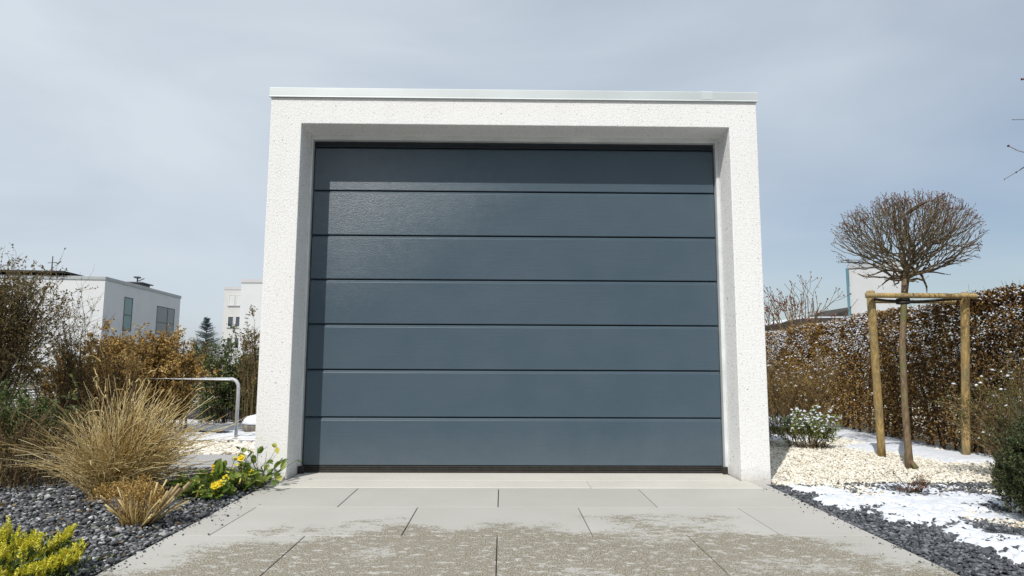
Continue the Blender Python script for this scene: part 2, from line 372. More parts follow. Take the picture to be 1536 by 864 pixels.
JX, JW = -.105, .9384
def drive():
    mb = MB(); rows = [-.2577, -.8174, -1.4265, -2.036, -2.645, -3.255, -3.865, -4.475, -5.085, -5.7]
    for k in range(len(rows)-1):
        y1, y0 = rows[k]-.0022, rows[k+1]+.0022
        xs = [JX+(j+(.5 if k % 2 else 0))*JW for j in range(-3, 4)]
        xs = [-1.70]+[x for x in xs if -1.62 < x < 1.7]+[1.77]
        for a, b in zip(xs[:-1], xs[1:]):
            rbox(mb, (a+.0028, y0, -.05+rng.uniform(-.0008, .0008)), (b-.0028, y1, rng.uniform(-.0008, .0008)), .0022)
    # narrow cut pieces beside the door sill
    rbox(mb, (-1.70, -.255, -.05), (-1.645, -.004, -.001), .002); rbox(mb, (1.69, -.255, -.05), (1.77, -.004, -.001), .002)
    return mb.build('driveway', M['drive'])
struct(drive())
struct(sheet('added_bounce_pavement', -16, 16, -9.5, -5.72, .0, M['path']))  # unseen pale sheet added behind the camera to bounce sunlight under the lintel
struct(sheet('driveway_bedding', -1.70, 1.77, -5.7, 0.3, -.012, M['joint']))
mb = MB(); rbox(mb, (-1.642, -.2545, -.06), (.52, -.004, .004), .004); rbox(mb, (.523, -.2545, -.06), (1.687, -.004, .003), .004)
rbox(mb, (-1.602, -.0035, -.06), (1.624, .36, .006), .002)
struct(mb.build('door_sill', M['threshold']))

# left dark gravel bed
struct(sheet('gravel_bed', -6.5, -1.70, -6, .62, -.025, M['bed']))
def scatter(rng, n, x0, x1, y0, y1): return np.stack([rng.uniform(x0, x1, n), rng.uniform(y0, y1, n)], 1)
p = scatter(rng, 60000, -5.2, -1.70, -2.6, .55)
keep = (p[:, 0] < -1.712) & ((p[:, 1] < .1) | (rng.random(len(p)) < .5)); p = p[keep]
sz = rng.gamma(3.2, .0021, len(p))+.003
z = -.018+sz*.35+rng.uniform(0, .016, len(p))+.02*(fbm(p[:, 0]*3, p[:, 1]*3, 77)-.5)
mb = MB(); pebbles(mb, rng, np.column_stack([p, z]), sz, .5, 1, .13)
stuff(mb.build('pebbles', PEB, smooth=True), 'dark slate grey rounded pebbles covering the left bed', 'pebbles')
# fallen dead leaves on the pebbles
n = 420; p = scatter(rng, n, -3.6, -1.72, -2.2, .1); d = rng.normal(size=(n, 3))*[1, 1, .15]; nr = rng.normal(size=(n, 3))*.35+[0, 0, 1]
mb = leaves(MB(), np.column_stack([p, rng.uniform(.0, .02, n)]), d, nr, rng.uniform(.015, .045, n), rng.uniform(.008, .02, n), .1)
stuff(mb.build('leaf_litter', TWIGB), 'dry straw coloured leaf litter lying on the dark pebbles', 'leaf litter')

# left path: concrete strip, white pebble band, then snow
def strip(x0, x1, y0, y1, z0, z1, name, mat, bev=.006): return rbox(MB(), (x0, y0, z0), (x1, y1, z1), bev).build(name, mat)
struct(strip(-6.5, -1.86, .63, 1.25, -.05, .0, 'garden_path', M['path']))
struct(sheet('pebble_band_base', -6.5, -1.86, 1.25, 2.1, -.02, M['pale']))
p = scatter(rng, 7000, -5, -1.86, 1.26, 2.1); sz = rng.gamma(7, .0021, len(p))+.004
stuff(pebbles(MB(), rng, np.column_stack([p, -.014+sz*.4+rng.uniform(0, .008, len(p))]), sz, .6, 1, .08).build('white_pebbles', island_mat('white_pebbles', [(0, (.4, .35, .27)), (.3, (.62, .58, .5)), (1, (.84, .82, .77))], .7, .3), smooth=True), 'cream white pebbles in a band behind the left path', 'pebbles')
struct(sheet('soil_strip', -9, -1.86, 2.1, 7, -.01, M['bed']))
def snow_patch(name, x0, x1, y0, y1, base, amp, thr, seed, step=.02, fx=1.6, extra=None, sharp=1.0):
    xs = np.arange(x0, x1+step, step); ys = np.arange(y0, y1+step, step); X, Y = np.meshgrid(xs, ys)
    f = fbm(X*fx, Y*fx*1.2, seed, 5); f2 = fbm(X*9, Y*9, seed+9, 3)
    v = f-thr+(f2-.5)*.16
    if extra is not None: v = v+extra(X, Y)
    Z = base+np.clip(v*sharp, -.05, .35)*amp+(f2-.5)*.006+(fbm(X*34, Y*34, seed+4, 2)-.5)*.006
    eb = np.minimum(np.minimum(X-x0, x1-X), np.minimum(Y-y0, y1-Y)); Z = Z-np.clip(1-(eb+.04*(f2-.5))/.14, 0, 1)**1.5*(amp*.3+.03)
    i = np.arange(X.size).reshape(X.shape); q = np.stack([i[:-1, :-1], i[:-1, 1:], i[1:, 1:], i[1:, :-1]], -1).reshape(-1, 4)
    keep = (v.ravel()[q] > -.03).any(1)
    return MB().add(np.stack([X, Y, Z], -1), q[keep]).build(name, M['snow'], smooth=True)
struct(snow_patch('snow_left', -5.6, -1.87, 2.3, 4.6, -.004, .14, .40, 21))

# right: pale grit, dark chips by the drive, snow on both
def edge_x(y): return 1.77+np.clip((-.15-y)*.42, 0, 1)       # width of the dark strip grows towards the street
struct(sheet('dark_chip_bed', 1.77, 7, -6, -.16, -.028, M['bed']))
struct(sheet('pale_bed', 1.86, 9, -.16, 9, -.024, M['pale']))
p = scatter(rng, 46000, 1.86, 4.3, -1.6, 2.6)
dk = 1.95+(-.16-p[:, 1])*.60+(fbm(p[:, 0]*3, p[:, 1]*3, 5)-.5)*.5
pk = (p[:, 1] > -.13+(fbm(p[:, 0]*4, p[:, 1]*4, 8)-.5)*.12) | (p[:, 0] > dk)
pp = p[pk]; sz = rng.gamma(5, .0012, len(pp))+.004
stuff(pebbles(MB(), rng, np.column_stack([pp, -.018+sz*.4+rng.uniform(0, .014, len(pp))]), sz, .6, 1, .2).build('pale_chippings', PALE), 'cream coloured stone chippings around the staked tree', 'chippings')
p = scatter(rng, 46000, 1.775, 3.9, -2.6, -.1)
dk = 1.95+(-.16-p[:, 1])*.60+(fbm(p[:, 0]*3, p[:, 1]*3, 5)-.5)*.5
pk = p[:, 0] < dk+.25; over = (~pk) & (fbm(p[:, 0]*5, p[:, 1]*6, 71, 4)+rng.normal(0, .10, len(p)) > .515) & (rng.random(len(p)) < .5)
zz_ = np.where(pk, -.02+rng.uniform(0, .014, len(p)), rng.uniform(.0, .013, len(p))); keep = pk | over; pp = p[keep]; zz_ = zz_[keep]; sz = rng.gamma(5, .0012, len(pp))+.003
stuff(pebbles(MB(), rng, np.column_stack([pp, zz_+sz*.4]), sz, .5, 1, .2).build('dark_chippings', CHIP), 'dark slate chippings along the right driveway edge', 'chippings')
# snow: a belt between the chippings, thin and broken
def ex1(X, Y):
    dx = X-(1.77); d = (-.16-Y)
    centre = 2.2+d*.30                                  # the belt runs beside the drive
    belt = .29-np.abs(X-centre-.24)*.36+(fbm(X*7, Y*9, 61, 3)-.5)*.55+(fbm(X*26, Y*30, 62, 2)-.5)*.85
    belt = np.where(Y > -.22, belt-(Y+.22)*2.6, belt)
    return np.clip(belt, -.6, .18)-np.clip(1.93+d*.16-X, 0, 1)*1.0
struct(snow_patch('snow_belt', 1.80, 4.1, -2.7, .1, -.012, .085, .51, 33, .010, 2.6, ex1, 1.2))
def ex2(X, Y): return .28-np.abs(X-4.0)*.9+np.where(Y < .9, -.4, 0)
struct(snow_patch('snow_by_hedge', 2.4, 4.6, .6, 5.5, -.004, .08, .36, 44, .025, 1.4, ex2))
struct(snow_patch('snow_rear', 1.87, 3.6, 2.3, 7, -.004, .1, .40, 45, .04, 1.0))

# ------------------------------------------------------------------ garage
G0 = (0, 0, 0)
gar = thing('garage', 'flat roofed white rendered garage with a dark blue grey sectional door', 'garage', G0)
IL, IR, ZT, ZI, BK = -1.614, 1.636, 2.835, 2.629, .335
mb = MB()
poly = [(-1.85, -.03), (IL, -.03), (IL, ZI), (IR, ZI), (IR, -.03), (1.85, -.03), (1.85, ZT), (-1.85, ZT)]
prism(mb, poly, 1, 0, BK, .005)
rbox(mb, (-1.85, BK-.0005, -.03), (IL+.02, 6.2, ZT), 0); rbox(mb, (IR-.02, BK-.0005, -.03), (1.85, 6.2, ZT), 0)
rbox(mb, (IL+.02, 6.0, -.03), (IR-.02, 6.2, ZT), 0); rbox(mb, (IL+.02, BK-.0005, ZI+.02), (IR-.02, 6.0, ZT), 0)
mb.build('wall', M['render'], gar)
# flashing round the roof edge: folded sheet with drip lip
mb = MB()
prof = [(.03, 2.837), (-.004, 2.837), (-.014, 2.829), (-.017, 2.832), (-.011, 2.842), (-.011, 2.903), (-.008, 2.908), (.10, 2.915), (.10, 2.837)]
prism(mb, prof, 0, -1.862, 1.425); prism(mb, prof, 0, 1.4265, 1.862)
cap = mb.build('roof_edge', M['alu'], gar)
mb = MB(); rbox(mb, (-1.861, .1005, 2.8355), (-1.76, 6.21, 2.912), .002); rbox(mb, (1.76, .1005, 2.8355), (1.861, 6.21, 2.912), .002); rbox(mb, (-1.759, 6.11, 2.8355), (1.759, 6.21, 2.912), .002)
mb.build('roof_edge', M['alu'], gar)
mb = MB(); prism(mb, [(-.0115, 2.843), (-.0135, 2.843), (-.0135, 2.9045), (-.009, 2.911), (.09, 2.9175), (.09, 2.9155), (-.0115, 2.905)], 0, 1.425, 1.512)
mb.build('joint_plate', m_simple('brushed_aluminium', (.66, .71, .70), .4, .5, .3, .04, 3), cap)
rbox(MB(), (-1.759, .101, 2.8355), (1.759, 6.109, 2.85), 0).build('roof', M['roofdark'], gar)
# door frame
mb = MB(); FY = .2527
rbox(mb, (IL+.0005, FY, 0.007), (IL+.016, BK-.001, ZI-.0005), .002); rbox(mb, (IR-.026, FY, 0.007), (IR-.0005, BK-.001, ZI-.0005), .002)
rbox(mb, (IL+.017, FY, ZI-.034), (IR-.027, BK-.001, ZI-.0005), .002)
fr = mb.build('door_frame', M['frame'], gar)
mb = MB(); rbox(mb, (IL+.003, FY-.014, .007), (IL+.05, FY-.001, .062), .003); mb.build('foot_block', M['rubber'], fr)
mb = MB(); rbox(mb, (IR-.052, FY-.014, .007), (IR-.012, FY-.001, .062), .003); mb.build('foot_block', M['rubber'], fr)
# door
DL, DR, DY = IL+.017, IR-.027, .288
zs = [.058, .42, .78, 1.13, 1.48, 1.83, 2.19, 2.545]
mb = MB(); rbox(mb, (DL, DY+.034, .01), (DR, 0.42, ZI-.001), 0); door = mb.build('door', M['darkgap'], gar)
for k in range(7):
    z0, z1 = zs[k]+.004, zs[k+1]-.003
    prof = [(DY+.035, z0), (DY+.004, z0), (DY, z0+.003), (DY, z1-.022), (DY+.0015, z1-.019), (DY+.001, z1-.014), (DY+.013, z1-.001), (DY+.035, z1)]
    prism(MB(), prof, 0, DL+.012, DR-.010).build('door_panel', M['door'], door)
mb = MB(); rbox(mb, (DL+.004, DY+.004, 2.547), (DR-.003, DY+.03, 2.562), .002); rbox(mb, (DL+.001, DY+.012, 2.565), (DR-.001, DY+.03, 2.592), .002)
mb.build('top_seal', M['darkgap'], door)
mb = MB(); rbox(mb, (DL+.006, DY-.004, .008), (DR-.004, DY+.03, .024), .004); rbox(mb, (DL+.006, DY+.001, .026), (DR-.004, DY+.03, .042), .003); rbox(mb, (DL+.006, DY-.001, .044), (DR-.004, DY+.03, .057), .003)
mb.build('bottom_seal', M['rubber'], door)

# ------------------------------------------------------------------ vegetation generators
def bez(a, b, c, S=6):
    t = np.linspace(0, 1, S)[None, :, None]; a, b, c = [np.asarray(v, float)[:, None] for v in (a, b, c)]
    return (1-t)**2*a+2*(1-t)*t*b+t*t*c
def stems(rng, cen, r0, ell, n, lean=.6, jitter=.05, S=7, hvar=(.6, 1.0), z0=0.0):
    """n stems from a disc r0 to an ellipse crown ell=(rx,ry,h)"""
    a = rng.uniform(0, 6.283, n); rr = np.sqrt(rng.random(n))
    base = np.stack([cen[0]+np.cos(a)*rr*r0[0], cen[1]+np.sin(a)*rr*r0[1], np.full(n, z0)], 1)
    hh = rng.uniform(*hvar, n)*ell[2]
    a2 = a+rng.normal(0, .35, n)
    tip = np.stack([cen[0]+np.cos(a2)*rr*ell[0], cen[1]+np.sin(a2)*rr*ell[1], z0+hh*np.sqrt(1-(rr*lean)**2)], 1)
    mid = base*.55+tip*.45; mid[:, 2] = z0+hh*.62; mid[:, :2] = base[:, :2]*.72+tip[:, :2]*.28
    P = bez(base, mid, tip, S); P[:, 1:] += np.cumsum(rng.normal(0, jitter/ S, P[:, 1:].shape), 1)
    return P
def side(rng, P, n, L, ang=.8, up=.25, S=5, tmin=.25, jit=.02):
    """n side twigs off random points of strands P"""
    k = rng.integers(0, len(P), n); s = rng.uniform(tmin, 1, n)*(P.shape[1]-1); i0 = np.minimum(s.astype(int), P.shape[1]-2); f = (s-i0)[:, None]
    b = P[k, i0]*(1-f)+P[k, i0+1]*f; T = unit(P[k, i0+1]-P[k, i0])
    d = unit(T+rng.normal(size=(n, 3))*ang+[0, 0, up]); l = rng.uniform(*L, n)[:, None]
    d2 = unit(d+rng.normal(size=(n, 3))*.35+[0, 0, up])
    Q = bez(b, b+d*l*.5, b+d*l*.5+d2*l*.5, S); Q[:, 1:] += rng.normal(0, jit/S, Q[:, 1:].shape); return Q
def taper(P, r0, r1): return np.broadcast_to(np.linspace(1, 0, P.shape[1])[None], P.shape[:2])*(np.asarray(r0)-r1)+r1
def on(rng, P, n, tmin=.1):
    k = rng.integers(0, len(P), n); s = rng.uniform(tmin, 1, n)*(P.shape[1]-1); i0 = np.minimum(s.astype(int), P.shape[1]-2); f = (s-i0)[:, None]
    return P[k, i0]*(1-f)+P[k, i0+1]*f, unit(P[k, i0+1]-P[k, i0])
def leafset(rng, P, n, L, W, mb=None, spread=1.0, up=.3, shape='oval', tmin=.1, off=.0, fold=.25):
    mb = mb or MB(); b, T = on(rng, P, n, tmin); b = b+rng.normal(0, 1, b.shape)*off
    d = T*.5+rng.normal(size=(n, 3))*spread; nr = rng.normal(size=(n, 3))+[0, 0, up]
    return leaves(mb, b, d, nr, rng.uniform(*L, n), rng.uniform(*W, n), fold, shape)

# --- dry ornamental grass
rng = np.random.default_rng(11)
cen = (-2.53, -.44, 0)
gt = thing('ornamental_grass', 'large clump of dry straw coloured ornamental grass on the dark pebbles', 'grass clump', cen)
n = 3600
a = rng.uniform(0, 6.283, n); rr = rng.random(n)**.6; base = np.stack([cen[0]+np.cos(a)*rr*.17, cen[1]+np.sin(a)*rr*.15, np.zeros(n)], 1)
tf = rng.integers(0, 46, n); ta, tl = rng.normal(0, .5, 46), rng.uniform(.6, 1.15, 46); a = np.arange(46)[tf]*.1366+ta[tf]*.4+rng.normal(0, .2, n); ln = rng.uniform(.3, .74, n)*tl[tf]; tilt = rr*rng.uniform(.12, 1.12, n)
dirh = np.stack([np.cos(a+rng.normal(0, .3, n)), np.sin(a+rng.normal(0, .3, n)), np.zeros(n)], 1)
mid = base+dirh*(ln*np.sin(tilt)*.45)[:, None]+np.array([0, 0, 1.])*(ln*np.cos(tilt*.8)*.6)[:, None]
tip = base+dirh*(ln*np.sin(tilt)*1.12)[:, None]+np.array([0, 0, 1.])*(ln*np.cos(tilt)*rng.uniform(.55, 1.0, n))[:, None]
tip[:, 0] += .09*rng.random(n); tip[:, 2] = np.maximum(tip[:, 2], .015)
P = bez(base, mid, tip, 6); P[:, 1:] += np.cumsum(rng.normal(0, .009, P[:, 1:].shape), 1)
strands(MB(), P, taper(P, .0025, .0012), 3).build('blades', STRAW, gt)
n = 75; P = stems(rng, cen, (.16, .14), (.50, .35, .98), n, .75, .06, 8, (.6, 1.0)); mb = strands(MB(), P, taper(P, .0034, .0012), 5)
mb.build('tall_stalk', TWIGB, gt)
# curled dead leaves on the tall stalks
b, T = on(rng, P, 60, .45); d = unit(rng.normal(size=(60, 3))*[1, 1, .5]+T*.6); l = (.03+.13*rng.random(60)**1.7)[:, None]
Q = bez(b, b+d*l*.7+[0, 0, .02], b+d*l*.9+np.array([0, 0, -1])*l*rng.uniform(-.3, .9, (60, 1)), 6); Q[:, 1:] += np.cumsum(rng.normal(0, .005, Q[:, 1:].shape), 1); strands(MB(), Q, taper(Q, .004, .0012), 3).build('curled_leaves', STRAW, gt)

# --- cut back perennial with stubby stalks
cen = (-1.96, -1.22, 0)
st = thing('cut_back_plant', 'cut back dry perennial with stubby pale stalks fanning from the pebbles', 'dry plant', cen)
n = 62; a = rng.uniform(0, 6.283, n); rr = np.sqrt(rng.random(n)); b0 = np.stack([cen[0]+np.cos(a)*rr*.06, cen[1]+np.sin(a)*rr*.05, np.zeros(n)], 1)
ln = rng.uniform(.07, .23, n); dd = unit(np.stack([np.cos(a)*rr*1.0+.1, np.sin(a)*rr*.8, np.full(n, .95)], 1)+rng.normal(0, .16, (n, 3)))
P = bez(b0, b0+dd*(ln*.5)[:, None], b0+dd*ln[:, None]+rng.normal(0, .014, (n, 3)), 4)
strands(MB(), P, np.repeat(rng.uniform(.0022, .0055, n)[:, None], 4, 1), 6).build('cut_stalks', STRAW, st, smooth=True)
n = 7; a = rng.uniform(-.6, .6, n); b0 = np.tile(np.array([[cen[0]+.05, cen[1]-.02, .01]]), (n, 1)); dd = unit(np.stack([np.cos(a), np.sin(a)*.6, rng.uniform(.7, 1.5, n)], 1)); l = rng.uniform(.2, .27, n)[:, None]
P = bez(b0, b0+dd*l*.5, b0+dd*l, 4); strands(MB(), P, np.repeat(rng.uniform(.006, .0095, n)[:, None], 4, 1), 8).build('thick_stalks', island_mat('cane', [(0, (.33, .24, .12)), (1, (.46, .36, .2))], .7, .3, fine=80), st, smooth=True)
P = stems(rng, (cen[0]-.05, cen[1]), (.05, .04), (.20, .13, .21), 80, .6, .05, 5, (.75, 1)); mb = strands(MB(), P, taper(P, .0016, .001), 3)
tips = P[:, -1]; n = 2600; k = rng.integers(0, 80, n); b = tips[k]+rng.normal(0, .013, (n, 3)); leaves(mb, b, rng.normal(size=(n, 3))+[0, 0, .6], rng.normal(size=(n, 3)), rng.uniform(.008, .022, n), rng.uniform(.003, .008, n), .2, 'diamond')
mb.build('feathery_heads', GOLDB, st)

# --- golden foreground conifer
cen = (-2.03, -2.12, 0)
yc = thing('golden_conifer', 'low golden yellow dwarf conifer with green inside at the lower left corner', 'conifer', cen)
def sprays(rng, cen, rx, ry, h, n, mbI, mbO, L=(.05, .09), lsz=(.010, .02)):
    m = 46; pa = rng.uniform(0, 6.283, m); pr = np.sqrt(rng.random(m)); ph = h*(1-.45*pr**2)*rng.uniform(.65, 1.2, m)
    k = rng.integers(0, m, n); u_ = rng.random(n); off = rng.normal(0, 1, (n, 2))*(.034*(1.1-u_))[:, None]; out_ = .55+.55*u_
    bx = cen[0]+np.cos(pa[k])*pr[k]*rx*out_+off[:, 0]; by = cen[1]+np.sin(pa[k])*pr[k]*ry*out_+off[:, 1]; hh = ph[k]*(.25+.75*u_)
    b = np.stack([bx, by, hh*.72], 1); a = pa[k]; rr = pr[k]
    t = np.stack([bx+np.cos(a)*rr*.022+rng.normal(0, .008, n), by+np.sin(a)*rr*.022, hh+.025], 1)
    d = unit(t-b+rng.normal(0, .02, b.shape)); Ls = rng.uniform(*L, n)
    pl = unit(np.cross(d, rng.normal(size=(n, 3))))
    for s in range(9):                        # flat fans of scale leaves along each spray
        f = s/8.; pos = b+(t-b)*1.0*f
        for sg in (-1, 1):
            dd = unit(d*.9+pl*sg*.8+rng.normal(0, .15, d.shape)); tgt = mbO if f > .35 else mbI
            leaves(tgt, pos, dd, np.cross(dd, pl)+rng.normal(0, .3, dd.shape), rng.uniform(*lsz, n)*(1.25-.5*f), rng.uniform(*lsz, n)*.36, .1, 'diamond')
mi, mo = MB(), MB(); sprays(rng, cen, .31, .26, .18, 1900, mi, mo)
P_ = rng.normal(0, 1, (6000, 3))*[.13, .11, .035]+[cen[0], cen[1], .055]; leaves(mi, P_, rng.normal(size=(6000, 3))+[0, 0, .5], rng.normal(size=(6000, 3)), .02, .009, .1, 'diamond')
mi.build('inner_foliage', GREEN, yc); mo.build('golden_tips', GOLDC, yc)
P = stems(rng, cen, (.05, .05), (.26, .2, .12), 30, .8, .03, 5); strands(MB(), P, taper(P, .004, .0015), 4).build('stem', TWIG, yc)

# --- primroses at the garage corner
FP = [(-1.98, -.50, .12, 0), (-1.86, -.42, .15, 1), (-1.76, -.30, .19, 1), (-1.70, -.18, .2, 0), (-1.82, -.60, .09, 1), (-2.08, -.36, .10, 0), (-1.93, -.28, .14, 1)]
labels = ['leafy green primrose leftmost in the row beside the dry grass', 'yellow flowering primrose with an upright rounded leaf near the garage corner', 'tall primrose with small yellow flower in front of the left pillar', 'leafy primrose tight against the foot of the left garage pillar', 'low primrose with orange yellow blooms lying at the driveway edge', 'small green primrose half hidden behind the dry grass', 'back primrose with a single pale yellow bloom beside the path']
petal = island_mat('yellow_petals', [(0, (.75, .5, .02)), (1, (.85, .68, .03))], .5, .3, .2); YLEAF = island_mat('yellowing_leaves', [(0, (.35, .38, .06)), (1, (.6, .55, .12))], .5, .3, .2)
for (x, y, h, fl), lab in zip(FP, labels):
    h *= 1.3; x -= .035
    t = thing('primrose', lab, 'flower', (x, y, 0), 'primroses at the left garage corner')
    n = 34; a = rng.uniform(0, 6.283, n); el = rng.uniform(.15, 1.2, n); d = np.stack([np.cos(a)*np.cos(el), np.sin(a)*np.cos(el), np.sin(el)], 1)
    l = rng.uniform(.35, 1.15, n)*h; b = np.tile([[x, y, .005]], (n, 1))+rng.normal(0, .012, (n, 3))*[1, 1, 0]; tp = b+d*l[:, None]
    P = bez(b, b+d*(l*.5)[:, None]+[0, 0, .01], tp, 4); strands(MB(), P, taper(P, .002, .0012), 4).build('stem', GREEN, t)
    mb = MB(); nl = 60; k = rng.integers(0, n, nl); dl = unit(d[k]*[1, 1, .35]+rng.normal(0, .45, (nl, 3))); pb = b[k]+(tp-b)[k]*rng.uniform(.3, 1.0, nl)[:, None]
    leaves(mb, pb, dl, rng.normal(0, .45, (nl, 3))+[0, 0, 1], rng.uniform(.04, .08, nl), rng.uniform(.026, .05, nl), .18)
    mb.build('leaves', BRIGHT, t)
    mb = MB(); nl = 5; k = rng.integers(0, n, nl); leaves(mb, tp[k], rng.normal(size=(nl, 3)), rng.normal(0, .4, (nl, 3))+[0, 0, 1], rng.uniform(.04, .06, nl), .035, .2); mb.build('yellowed_leaves', YLEAF, t)
    if fl:
        for j in range(2 if h > .1 else 3):
            a = rng.uniform(3.6, 6.0); c = np.array([x+.055*math.cos(a), y+.055*math.sin(a), h*rng.uniform(.3, .9)]); nr = unit(np.array([rng.normal(0, .35), -.75, .65]))
            sd = unit(np.cross(nr, [1, 0, .2])); s2 = np.cross(nr, sd); mb = MB(); th = np.arange(6)*math.pi/3
            D = sd[None]*np.cos(th)[:, None]+s2[None]*np.sin(th)[:, None]; leaves(mb, np.tile(c, (6, 1)), D+nr*.25, np.tile(nr, (6, 1)), .027, .026, -.12)
            D2 = sd[None]*np.cos(th+.5)[:, None]+s2[None]*np.sin(th+.5)[:, None]; leaves(mb, np.tile(c+nr*.003, (6, 1)), D2+nr*.8, np.tile(nr, (6, 1)), .018, .016, -.12)
            tube(mb, [[x, y, .01], (np.array([x, y, .01])+c)/2+[0, 0, .015], c], .0014, 5)
            mb.build('flower', petal, t)
    if lab.startswith('yellow flowering'):
        mb = MB(); leaves(mb, [[x-.03, y+.03, .10]], [[.05, 0, 1]], [[0, -1, .1]], .115, .062, .2); leaves(mb, [[x-.028, y+.035, .10]], [[.25, .1, 1]], [[.3, -1, .1]], .10, .05, .2)
        mb.build('upright_leaf', BRIGHT, t)

# --- big bare shrub at the far left, evergreen patch below it
def shrub(name, lab, cat, cen, r0, ell, nst, nside, nleaf, rs, sm, lm, leafL=(.02, .04), leafW=(.012, .022), lean=.6, Ls=(.12, .4), group=None, up=.2, ang=.7, hv=(.6, 1), sub=0, spread=1.0, shape='oval', ltm=.1, snow=0, twr=.0022, low=.25):
    t = thing(name, lab, cat, (cen[0], cen[1], 0), group)
    P = stems(rng, cen, r0, ell, nst, lean, .12, 7, hv); Q = side(rng, P, nside, Ls, ang, up, tmin=low)
    mb = strands(MB(), P, taper(P, rs, rs*.3), 5); strands(mb, Q, taper(Q, twr, twr*.45), 3)
    A = Q
    if sub: Q2 = side(rng, Q, sub, (Ls[0]*.5, Ls[1]*.5), ang, up); strands(mb, Q2, taper(Q2, twr*.6, twr*.35), 3); A = Q2
    mb.build('branches', sm, t)
    if nleaf:
        lb = leafset(rng, A, nleaf, leafL, leafW, None, spread, .3, shape, ltm, .006); lb.build('foliage', lm, t)
    if snow:
        b, T = on(rng, A, snow*3, .2); b = b[np.argsort(-b[:, 2]+rng.normal(0, ell[2]*.25, len(b)))][:snow]
        pebbles(MB(), rng, b+[0, 0, .006], rng.uniform(.007, .019, len(b)), .5, 1, .2).build('snow', SNOWI, t, smooth=True)
    return t
rng = np.random.default_rng(21)
shrub('bare_shrub', 'tall dark twiggy shrub at the left edge with sparse shrivelled leaves', 'shrub', (-4.9, .95, 0), (.45, .3), (.85, .5, 1.66), 120, 1300, 33000, .009, TWIG, OLIVE, (.014, .032), (.008, .016), .5, (.15, .5), sub=4500, hv=(.6, .98), twr=.0026)
shrub('bare_shrub', 'thin arching bare shrub between the left shrub and the brown hedge', 'shrub', (-4.25, 1.75, 0), (.25, .2), (.55, .4, 1.42), 26, 160, 900, .006, TWIG, OLIVE, (.014, .03), (.008, .015), .7, (.15, .45), sub=900, hv=(.55, 1.0))
shrub('low_evergreen', 'low green leafy shrub in front of the dark bare shrub', 'shrub', (-3.75, .12, 0), (.3, .2), (.5, .3, .62), 60, 500, 8000, .004, TWIG, GREEN, (.018, .034), (.01, .018), .6, (.08, .22), hv=(.5, 1), sub=1200)
shrub('dry_perennial', 'dry brown tangle of stalks left of the grass clump', 'dry plant', (-3.35, -.15, 0), (.25, .2), (.4, .3, .5), 120, 500, 1500, .003, TWIGB, OLIVE, (.01, .022), (.005, .01), .7, (.06, .2), hv=(.4, 1), sub=900)
# brown hornbeam hedge, several plants side by side
for k, (x, y, h, lab) in enumerate([(-4.6, 2.55, 1.12, 'golden brown hornbeam bush, leftmost of the row behind the grass'), (-4.22, 2.75, 1.14, 'golden brown hornbeam bush in the middle of the row behind the grass'),
                                    (-3.86, 2.8, 1.02, 'golden brown hornbeam bush beside the green hedge')]):
    shrub('hornbeam_bush', lab, 'shrub', (x, y, 0), (.2, .12), (.36, .3, h), 18, 320, 5600, .009, TWIG, GOLDB, (.022, .042), (.014, .026), .35, (.08, .24), 'brown hornbeam bushes behind the grass', .05, .8, (.75, 1), 1300)
shrub('brown_bush', 'dull golden brown bush low behind the left grass clump', 'shrub', (-4.22, 1.98, 0), (.38, .15), (.55, .22, .86), 60, 500, 9000, .005, TWIG, GOLDB, (.018, .036), (.011, .02), .4, (.1, .25), hv=(.6, 1), sub=1200, low=.1)
shrub('green_hedge', 'green leaved hedge plant behind the steel rail', 'hedge', (-3.75, 3.95, 0), (.3, .2), (.42, .35, 1.06), 50, 500, 8500, .006, TWIG, GREEN, (.02, .04), (.012, .024), .35, (.1, .3), 'green hedge behind the rail', .1, .8, (.6, 1), 1800, low=.03)
shrub('green_hedge', 'darker green hedge plant close to the left garage wall', 'hedge', (-3.2, 4.05, 0), (.3, .2), (.42, .35, .92), 50, 500, 8500, .006, TWIG, GREEN, (.02, .04), (.012, .024), .35, (.1, .3), 'green hedge behind the rail', .1, .8, (.6, 1), 1800, low=.03)
shrub('twiggy_bush', 'upright brown twiggy bush beside the left garage pillar', 'shrub', (-3.13, 3.35, 0), (.16, .12), (.26, .2, 1.34), 26, 220, 2300, .006, TWIGB, OLIVE, (.018, .035), (.01, .018), .3, (.08, .24), None, .5, .5, (.6, 1), 600)
shrub('green_hedge', 'wide dark hedge plant behind the brown hornbeam bushes', 'hedge', (-5.3, 4.2, 0), (1.0, .2), (1.3, .35, 1.05), 110, 1200, 20000, .006, TWIG, OLIVE, (.02, .04), (.012, .024), .35, (.1, .3), 'green hedge behind the rail', .1, .8, (.6, 1), 1800, low=.03)

# steel hoop rail
RY = 2.42
pts = [(-4.75, RY, -.02), (-4.75, RY, .55)]+[(-4.75+.09*(1-math.cos(a)), RY, .55+.09*math.sin(a)) for a in np.linspace(.2, math.pi/2, 6)]
pts += [(-3.055+.09*math.sin(a), RY, .55+.09*math.cos(a)) for a in np.linspace(0, math.pi/2, 7)]+[(-2.965, RY, -.02)]
rail = thing('hoop_rail', 'galvanised steel hoop rail with rounded corner beside the left path', 'rail', (-2.965, RY, 0))
tube(MB(), pts, .0185, 14).build('tube', M['steel'], rail, smooth=True)
for x in (-4.75, -2.965): tube(MB(), [(x, RY, .0), (x, RY, .012), (x, RY, .013)], [.045, .045, .03], 16).build('foot_plate', M['steel'], rail)
